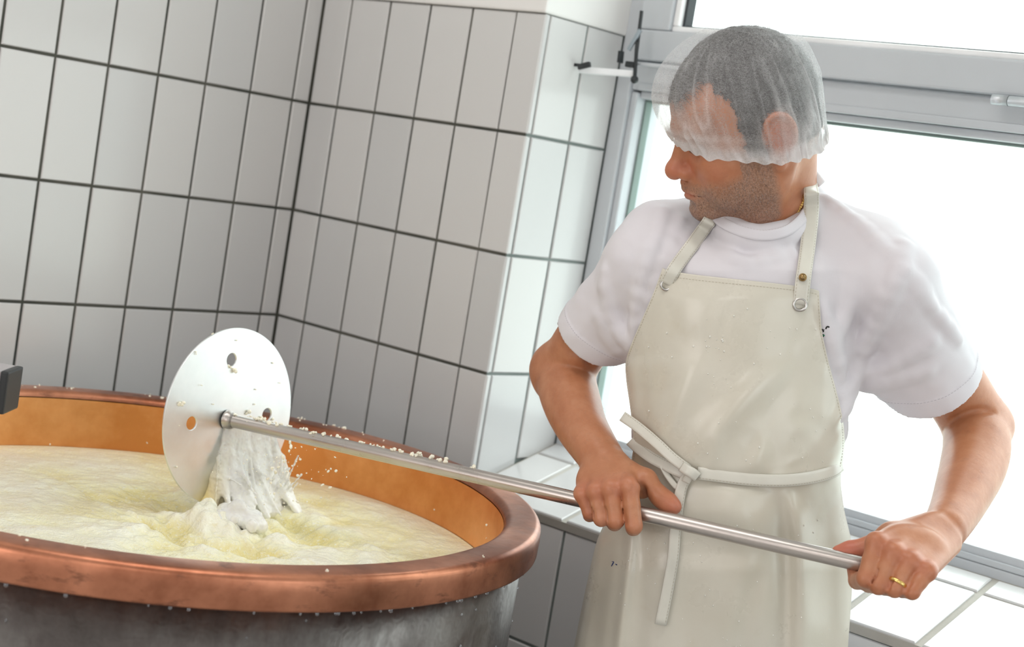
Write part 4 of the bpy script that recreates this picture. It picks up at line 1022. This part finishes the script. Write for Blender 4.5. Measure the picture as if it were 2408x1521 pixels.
def ridge(px, py, pts_, w, amp):
    """soft fold along a line: returns displacement towards the viewer"""
    pts_ = np.array(catmull(pts_, 5)); d2 = np.full(px.shape, 1e9); tt = np.zeros(px.shape); n = len(pts_)-1
    for i in range(n):
        a, b = pts_[i], pts_[i+1]; ab = b-a; t = np.clip(((px-a[0])*ab[0]+(py-a[1])*ab[1])/(ab @ ab), 0, 1)
        d = (px-a[0]-t*ab[0])**2+(py-a[1]-t*ab[1])**2; m = d < d2; d2 = np.where(m, d, d2); tt = np.where(m, (i+t)/n, tt)
    return amp*np.exp(-d2/w**2)*np.sin(np.clip(tt*.96+.02, 0, 1)*math.pi)**.5
FOLDS = [([(1850, 860), (1760, 930), (1690, 1005), (1640, 1070)], 30, .0055), ([(1905, 860), (1850, 960), (1760, 1060)], 34, -.004), ([(1640, 850), (1590, 950), (1525, 1085)], 32, .0055),
         ([(1505, 830), (1512, 960), (1518, 1090)], 22, -.006), ([(1560, 870), (1545, 980), (1530, 1080)], 20, -.003), ([(1985, 1005), (1930, 1050), (1850, 1095)], 16, .007), ([(1980, 1050), (1930, 1085), (1880, 1110)], 12, -.005),
         ([(1800, 1000), (1790, 1060), (1770, 1110)], 18, .004), ([(1690, 1020), (1680, 1070), (1660, 1110)], 16, .003),
         ([(1835, 1140), (1868, 1220), (1885, 1330), (1888, 1600), (1890, 2000)], 26, .012), ([(1832, 1150), (1848, 1240), (1850, 1360), (1845, 1600)], 18, -.010),
         ([(1930, 1150), (1940, 1260), (1950, 1420), (1950, 1700)], 26, -.007), ([(1484, 1230), (1482, 1300), (1470, 1400), (1455, 1530), (1440, 1700)], 9, .009), ([(1515, 1240), (1512, 1330), (1505, 1450), (1490, 1650)], 24, -.004),
         ([(1700, 1160), (1760, 1250), (1770, 1380), (1720, 1530)], 50, .006), ([(1790, 1330), (1760, 1420), (1740, 1560)], 22, -.005), ([(1640, 1180), (1640, 1300), (1610, 1480), (1600, 1700)], 40, -.004),
         ([(1430, 1290), (1420, 1340), (1400, 1480), (1390, 1700)], 18, -.004), ([(1590, 760), (1640, 740), (1700, 760)], 60, .003), ([(1600, 1120), (1700, 1128), (1830, 1134), (1975, 1104)], 14, -.006)]
def apron_depth(px, py):
    ym = (760.5-py)/FPX*REF; xc, hw, zc, b = sec(ym); L = np.interp(py, EY, EL); R = np.interp(py, EY, ER)
    xcp = xc/REF*FPX+1204; hwp = np.maximum(hw/REF*FPX+10, np.maximum(np.abs(L-xcp), np.abs(R-xcp))*1.004)
    d = zc-(b+.010)*np.sqrt(np.clip(1-((px-xcp)/hwp)**2, .006, 1))
    d = d-.018*np.clip((py-1140)/200, 0, 1)+.03*np.clip((py-1560)/800, 0, 1)
    for p_, w_, a_ in FOLDS: d = d-ridge(px, py, p_, w_, a_*1.25)
    return d
na_, nb_ = 330, 150
rowpy = np.concatenate([np.linspace(630, 1560, na_-40), np.linspace(1566, 2230, 40)]); sA = np.linspace(-1, 1, nb_)
RP, SA = np.meshgrid(rowpy, sA, indexing='ij')
PYg = RP+np.clip(1-(RP-630)/260, 0, 1)*54*(SA+1)/2
Lg = np.interp(PYg, EY, EL); Rg2 = np.interp(PYg, EY, ER); PXg = (Lg+Rg2)/2+(Rg2-Lg)/2*np.sin(SA*1.38)/math.sin(1.38)
Dg = apron_depth(PXg, PYg)
for it in range(4):
    X = np.stack([(PXg-1204)/FPX*Dg, (760.5-PYg)/FPX*Dg, Dg], -1).reshape(-1, 3); v = shirtf(X).reshape(Dg.shape); Dg = Dg-np.clip(.0035-v, 0, .012)
# sit clear of the fist
ker = np.array([1, 2, 3, 2, 1.])/9
for ax_ in (0, 1, 0, 1):
    pad = np.pad(Dg, [(2, 2) if a == ax_ else (0, 0) for a in (0, 1)], mode='edge'); Dg = sum(k*np.take(pad, range(i, i+Dg.shape[ax_]), axis=ax_) for i, k in enumerate(ker))
AX = np.stack([(PXg-1204)/FPX*Dg, (760.5-PYg)/FPX*Dg, Dg], -1).reshape(-1, 3)
apq = grid_quads(na_, nb_); back_ = AX+np.array([0, 0, .0018]); nA = len(AX)
i0 = np.arange(na_); j0 = np.arange(nb_)
loop = np.concatenate([j0[:-1], (i0[:-1]*nb_+nb_-1), ((na_-1)*nb_+j0[::-1])[:-1], (i0[::-1]*nb_)[:-1]]); nxt = np.roll(loop, -1)
me = mesh_np('apron', toW(np.vstack([AX, back_])), np.vstack([apq[:, ::-1], apq+nA, np.stack([loop, nxt, nxt+nA, loop+nA], 1)]))
def m_pvc():
    t = NT('cream_rubber_apron'); n = t.noise(4, 4); n2 = t.noise(14, 5, .65)
    c = t.ramp(n.outputs[0], [(.32, (.57, .525, .43)), (.5, (.62, .585, .50)), (.7, (.66, .63, .555))])
    c = t.mix(t.ramp(n2.outputs[0], [(.60, (0,)*3), (.78, (.30,)*3)]), c, (.52, .44, .30))
    n3 = t.noise(160, 3); t.bump(n3.outputs[0], .10, .0008)
    t.set(Base_Color=c, Roughness=t.ramp(n2.outputs[0], [(.3, (.24,)*3), (.7, (.40,)*3)]), Coat_Weight=.25, Coat_Roughness=.15); return t.m
M['apron'] = m_pvc()
apron = link('apron', me, M['apron'], man)
def ad(px, py):
    k = np.argmin((PXg-px)**2+(PYg-py)**2); return Dg.flat[k]
def ribbon(name, path, w, m, parent, th=.0016, seg=6, wend=None):
    """flat strap along (px, py, d) stations; w in picture units at that distance"""
    pt = catmull(path, seg); W = np.linspace(w, wend or w, len(pt)); X = np.stack([P(*q) for q in pt])
    T = np.gradient(X, axis=0); T2 = T*np.array([1, 1, 0]); T2 /= np.linalg.norm(T2, axis=1)[:, None]+1e-9
    S_ = np.stack([-T2[:, 1], T2[:, 0], 0*T2[:, 0]], 1); hw = (W/2/FPX*X[:, 2])[:, None]; Z = np.array([0, 0, 1.])
    prof = [(-1, 0), (-.94, -th*.8), (-.5, -th), (.5, -th), (.94, -th*.8), (1, 0), (.9, th*.4), (-.9, th*.4)]
    Vv = np.stack([X+S_*hw*a+Z*b for a, b in prof], 1).reshape(-1, 3); n = len(X); k = len(prof); Qq = grid_quads(n, k, True)
    cap = np.array([[0, 1, 6, 7], [1, 2, 5, 6], [2, 3, 4, 5]]); 
    o = link(name, mesh_parts(name, [(toW(Vv), np.vstack([Qq[:, ::-1], cap, (cap+(n-1)*k)[:, ::-1]]))]), m, parent); return o, X, S_, hw
M['strap'] = simple('cream_strap', (.66, .64, .57), .33, var=.05, scale=20)
M['thread'] = simple('tan_thread', (.38, .33, .24), .8)
def stitches(X, S_, hw, fr, parent, step=.0042, off=-.0022):
    L = np.concatenate([[0], np.cumsum(np.linalg.norm(np.diff(X, axis=0), axis=1))]); parts = []
    for s0 in np.arange(.002, L[-1]-.004, step):
        a, b = [np.array([np.interp(q, L, (X+S_*hw*fr)[:, c]) for c in range(3)]) for q in (s0, s0+step*.62)]
        s_ = np.array([-(b-a)[1], (b-a)[0], 0]); s_ /= np.linalg.norm(s_)+1e-9; z = np.array([0, 0, off]); w = .00022
        parts.append((toW(np.array([a-s_*w+z, b-s_*w+z, b+s_*w+z, a+s_*w+z])), np.array([[0, 1, 2, 3]])))
    o = link('stitching', mesh_parts('stitching', parts, False), M['thread'], parent); o['kind'] = 'stuff'; return o
def cband(px, py): return (px, py, (shirt_front(px, py, 0, shirtf) or 2.05)-.0008)
def sf(px, py, off=.0):
    ds_ = [q for S2 in (shirtf, body) for dx in (-15, 0, 15) for q in [shirt_front(px+dx, py+dx*.6, 0, S2)] if q]
    return (px, py, min(ds_ or [2.06])-.003-off)
r1 = ribbon('neck_strap', [(1700, 470, 2.09), (1686, 490, 2.05), sf(1668, 520, .001), sf(1655, 538), sf(1642, 556), sf(1630, 573, .0005), sf(1618, 589, .0005), sf(1606, 605), (1584, 636, ad(1590, 640)-.004), (1567, 668, ad(1567, 668)-.002)], 33, M['strap'], apron)
r2 = ribbon('neck_strap', [(1890, 388, 2.085), (1902, 414, 2.05), sf(1908, 450, .003), sf(1908, 482, .002), sf(1906, 520), sf(1898, 590), (1889, 655, min(sf(1889, 655)[2], ad(1889, 690)-.003)), (1882, 716, ad(1882, 716)-.002)], 37, M['strap'], apron)
for o, X, S_, hw in (r1, r2): stitches(X, S_, hw, .8, o); stitches(X, S_, hw, -.8, o)
co, X, S_, hw = ribbon('collar', [cband(*q) for q in ((1677, 499), (1692, 517), (1717, 533), (1756, 548), (1800, 554), (1845, 545), (1878, 523), (1899, 496), (1916, 462))], 26, M['cloth'], shirto, th=.0022)
stitches(X, S_, hw, .93, co, off=-.0016)
M['white_thread'] = simple('lilac_thread', (.52, .49, .54), .8)
for h_, ax in ((hR, aR), (hL, aL)):
    e1 = np.cross(ax, (0, 0, 1.)); e1 /= np.linalg.norm(e1); e2 = np.cross(ax, e1); st_ = []
    for a in np.linspace(0, 2*math.pi, 90):
        dr_ = math.cos(a)*e1+math.sin(a)*e2; rr_ = np.linspace(.085, .035, 120); X = h_-ax*.0225+dr_*rr_[:, None]; v = shirtf(X); i = int(np.argmax(v < 0)); st_.append((X[i]+dr_*.0004, dr_))
    parts = []
    for (p, d1), (q, d2) in zip(st_[:-1], st_[1:]):
        b = p+(q-p)*.62; w_ = ax*.0003; parts.append((toW(np.array([p-w_, b-w_, b+w_, p+w_])), np.array([[0, 1, 2, 3]])))
    o = link('stitching', mesh_parts('stitching', parts, False), M['white_thread'], shirto); o['kind'] = 'stuff'
# bib hem stitching
for cols_ in (4, nb_-5): X = AX.reshape(na_, nb_, 3)[3:150, cols_]; stitches(X, 0*X, np.zeros((len(X), 1)), 0, apron, off=-.0006)
X = AX.reshape(na_, nb_, 3)[4, 4:-4]; stitches(X, 0*X, np.zeros((len(X), 1)), 0, apron, off=-.0006)
M['eyelet'] = simple('nickel_eyelet', (.55, .53, .51), .25, 1.0)
for px, py, R_ in ((1567, 670, .0066), (1881, 716, .0078)):
    c = P(px, py, ad(px, py)-.0022); a = np.linspace(0, 2*math.pi, 28, endpoint=False)
    ln = [c+np.array([R_*math.cos(t), R_*math.sin(t)*.92, -.25*R_*math.sin(t)*0]) for t in a]
    link('eyelet', mesh_parts('eyelet', [tube(toW(np.array(ln)), .0019, 10, True)]), M['eyelet'], apron)
sn = P(1887, 652, ad(1889, 690)-.0075); link('snap', mesh_parts('snap', [ico_c(toW(sn), .0048, 2, (1, 1, 1)), tube(toW(np.array([sn+np.array([.0042*math.cos(t), .0042*math.sin(t), -.002]) for t in np.linspace(0, 6.283, 20, endpoint=False)])), .0009, 8, True)]), simple('bronze_snap', (.30, .20, .09), .35, 1.0), apron)
link('strap_slider', mesh_parts('strap_slider', [(lambda v: (toW(P(1914, 410, 2.036)+v[0] @ np.array([[.62, -.78, 0], [.78, .62, 0], [0, 0, 1.]])), v[1]))(box((-.017, -.006, -.004), (.017, .006, .004), .003))]), simple('white_plastic_slider', (.82, .80, .82), .4), apron)
# waist tie, knot and hanging ends
ap_ = lambda px, py, off=.003: (px, py, ad(px, py)-off)
tieR = ribbon('waist_tie', [(1981, 1092, ad(1978, 1095)+.010), ap_(1960, 1108), ap_(1900, 1124), ap_(1830, 1130), ap_(1760, 1127), ap_(1700, 1120), ap_(1640, 1112, .006)], 30, M['strap'], apron)
tieL = ribbon('waist_tie', [(1482, 1035, ad(1490, 1040)+.004), ap_(1500, 1052), ap_(1535, 1078, .004), ap_(1575, 1098, .005), ap_(1610, 1114, .006)], 27, M['strap'], apron)
endU = ribbon('tie_end', [(1463, 978, ad(1490, 1000)-.012), (1500, 1004, ad(1510, 1010)-.012), ap_(1545, 1042, .011), ap_(1580, 1075, .009), ap_(1618, 1104, .008)], 25, M['strap'], apron)
endD = ribbon('tie_end', [ap_(1626, 1108, .010), ap_(1606, 1138, .009), ap_(1595, 1185, .007), ap_(1588, 1245, .006), ap_(1583, 1310, .006), ap_(1570, 1385, .006), ap_(1553, 1469, .007)], 26, M['strap'], apron, wend=28)
loopo = ribbon('tie_end', [ap_(1556, 1093, .006), ap_(1572, 1122, .005), ap_(1596, 1148, .006), ap_(1612, 1130, .007)], 14, M['strap'], apron)
for o, X, S_, hw in (tieR, tieL, endU, endD): stitches(X, S_, hw, .72, o)
ribbon('knot', [ap_(1602, 1096, .012), ap_(1614, 1104, .0165), ap_(1628, 1112, .0165), ap_(1640, 1122, .012)], 25, M['strap'], apron, th=.004)
ribbon('knot', [ap_(1630, 1100, .013), ap_(1622, 1116, .0155), ap_(1612, 1134, .011)], 20, M['strap'], apron, th=.003)
# pen mark and water drops on the apron
ribbon('pen_mark', [ap_(q[0], q[1], .0003) for q in ((1438, 1321), (1443, 1321), (1441, 1325), (1438, 1331), (1444, 1326), (1451, 1328))], 2.6, simple('blue_pen', (.02, .04, .14), .6), apron, th=.0003, seg=3)
dp = []
for k in range(130):
    px, py = (RNG.uniform(1500, 1960), RNG.uniform(720, 1100)) if k < 70 else (RNG.uniform(1420, 1980), RNG.uniform(1180, 1540))
    if k < 16: px, py = RNG.normal(1665, 22), RNG.normal(812, 14)
    dp.append(ico_c(PW(px, py, ad(px, py)-.0002), RNG.uniform(.0004, .0013)*(1 if k > 16 else 1.3), 1, (1, 1, 1.3)))
o = link('water_drops', mesh_parts('water_drops', dp), M['bead'], apron); o['kind'] = 'stuff'
# lettering on the shirt breast, half hidden by the bib
M['ink'] = simple('black_print', (.012, .014, .012), .7); M['green'] = simple('green_print', (.02, .22, .10), .7)
sg = lambda px, py, o_=.0: (px, py, (shirt_front(px, py, 0, shirtf) or 2.0)-.0008-o_)
ribbon('lettering', [sg(*q) for q in ((1951, 771), (1948, 768), (1944, 769), (1941.5, 775), (1939, 785), (1936, 790.5), (1933, 790))], 3.4, M['ink'], shirto, th=.0003, seg=3)
ribbon('lettering', [sg(*q) for q in ((1936, 775), (1942, 774.5), (1948, 774))], 2.4, M['ink'], shirto, th=.0003, seg=3)
ribbon('lettering', [sg(1932+5*math.cos(a), 781-7*math.sin(a)+1.0*math.cos(a)) for a in np.linspace(0, 6.283, 13)], 3.4, M['ink'], shirto, th=.0003, seg=2)
ribbon('underline', [sg(*q) for q in ((1926, 790), (1933, 789), (1939, 788))], 3.2, M['green'], shirto, th=.0003, seg=3)
# gold chain and wedding ring
M['gold'] = simple('gold', (.83, .58, .20), .22, 1.0, var=.03)
pth = catmull([(1892, 455), (1887, 474), (1877, 496), (1866, 512)], 9); parts = []
for i, (px, py) in enumerate(pth):
    d = shirt_front(px, py, 0, body); d = 2.06 if d is None else d
    c = P(px, py, d-.0012); a = np.linspace(0, 2*math.pi, 10, endpoint=False); r_ = .0019; tx = np.array([.3, -.95, 0]); sx_ = np.array([.95, .3, 0]) if i % 2 else np.array([.5, .2, -.8])
    parts.append(tube(toW(np.array([c+1.25*r_*math.cos(q)*tx+.8*r_*math.sin(q)*sx_ for q in a])), .00042, 6, True))
link('necklace', mesh_parts('necklace', parts), M['gold'], man)
ax_ = pipL[2]-mcpL[2]; ax_ /= np.linalg.norm(ax_); rc = mcpL[2]*.20+pipL[2]*.80; e1 = np.cross(ax_, (0, 0, 1.)); e1 /= np.linalg.norm(e1); e2 = np.cross(ax_, e1); rr_ = .0109
rv = []
for da, r_ in ((-.0022, rr_), (-.0013, rr_+.0009), (.0013, rr_+.0009), (.0022, rr_), (.0022, rr_-.001), (-.0022, rr_-.001)):
    rv.append([rc+ax_*da+r_*(math.cos(a)*e1+math.sin(a)*e2) for a in np.linspace(0, 2*math.pi, 40, endpoint=False)])
rv = np.array(rv); rvq = grid_quads(7, 40, True) % 240
link('ring', mesh_parts('ring', [(toW(rv.reshape(-1, 3)), rvq)]), M['gold'], man)
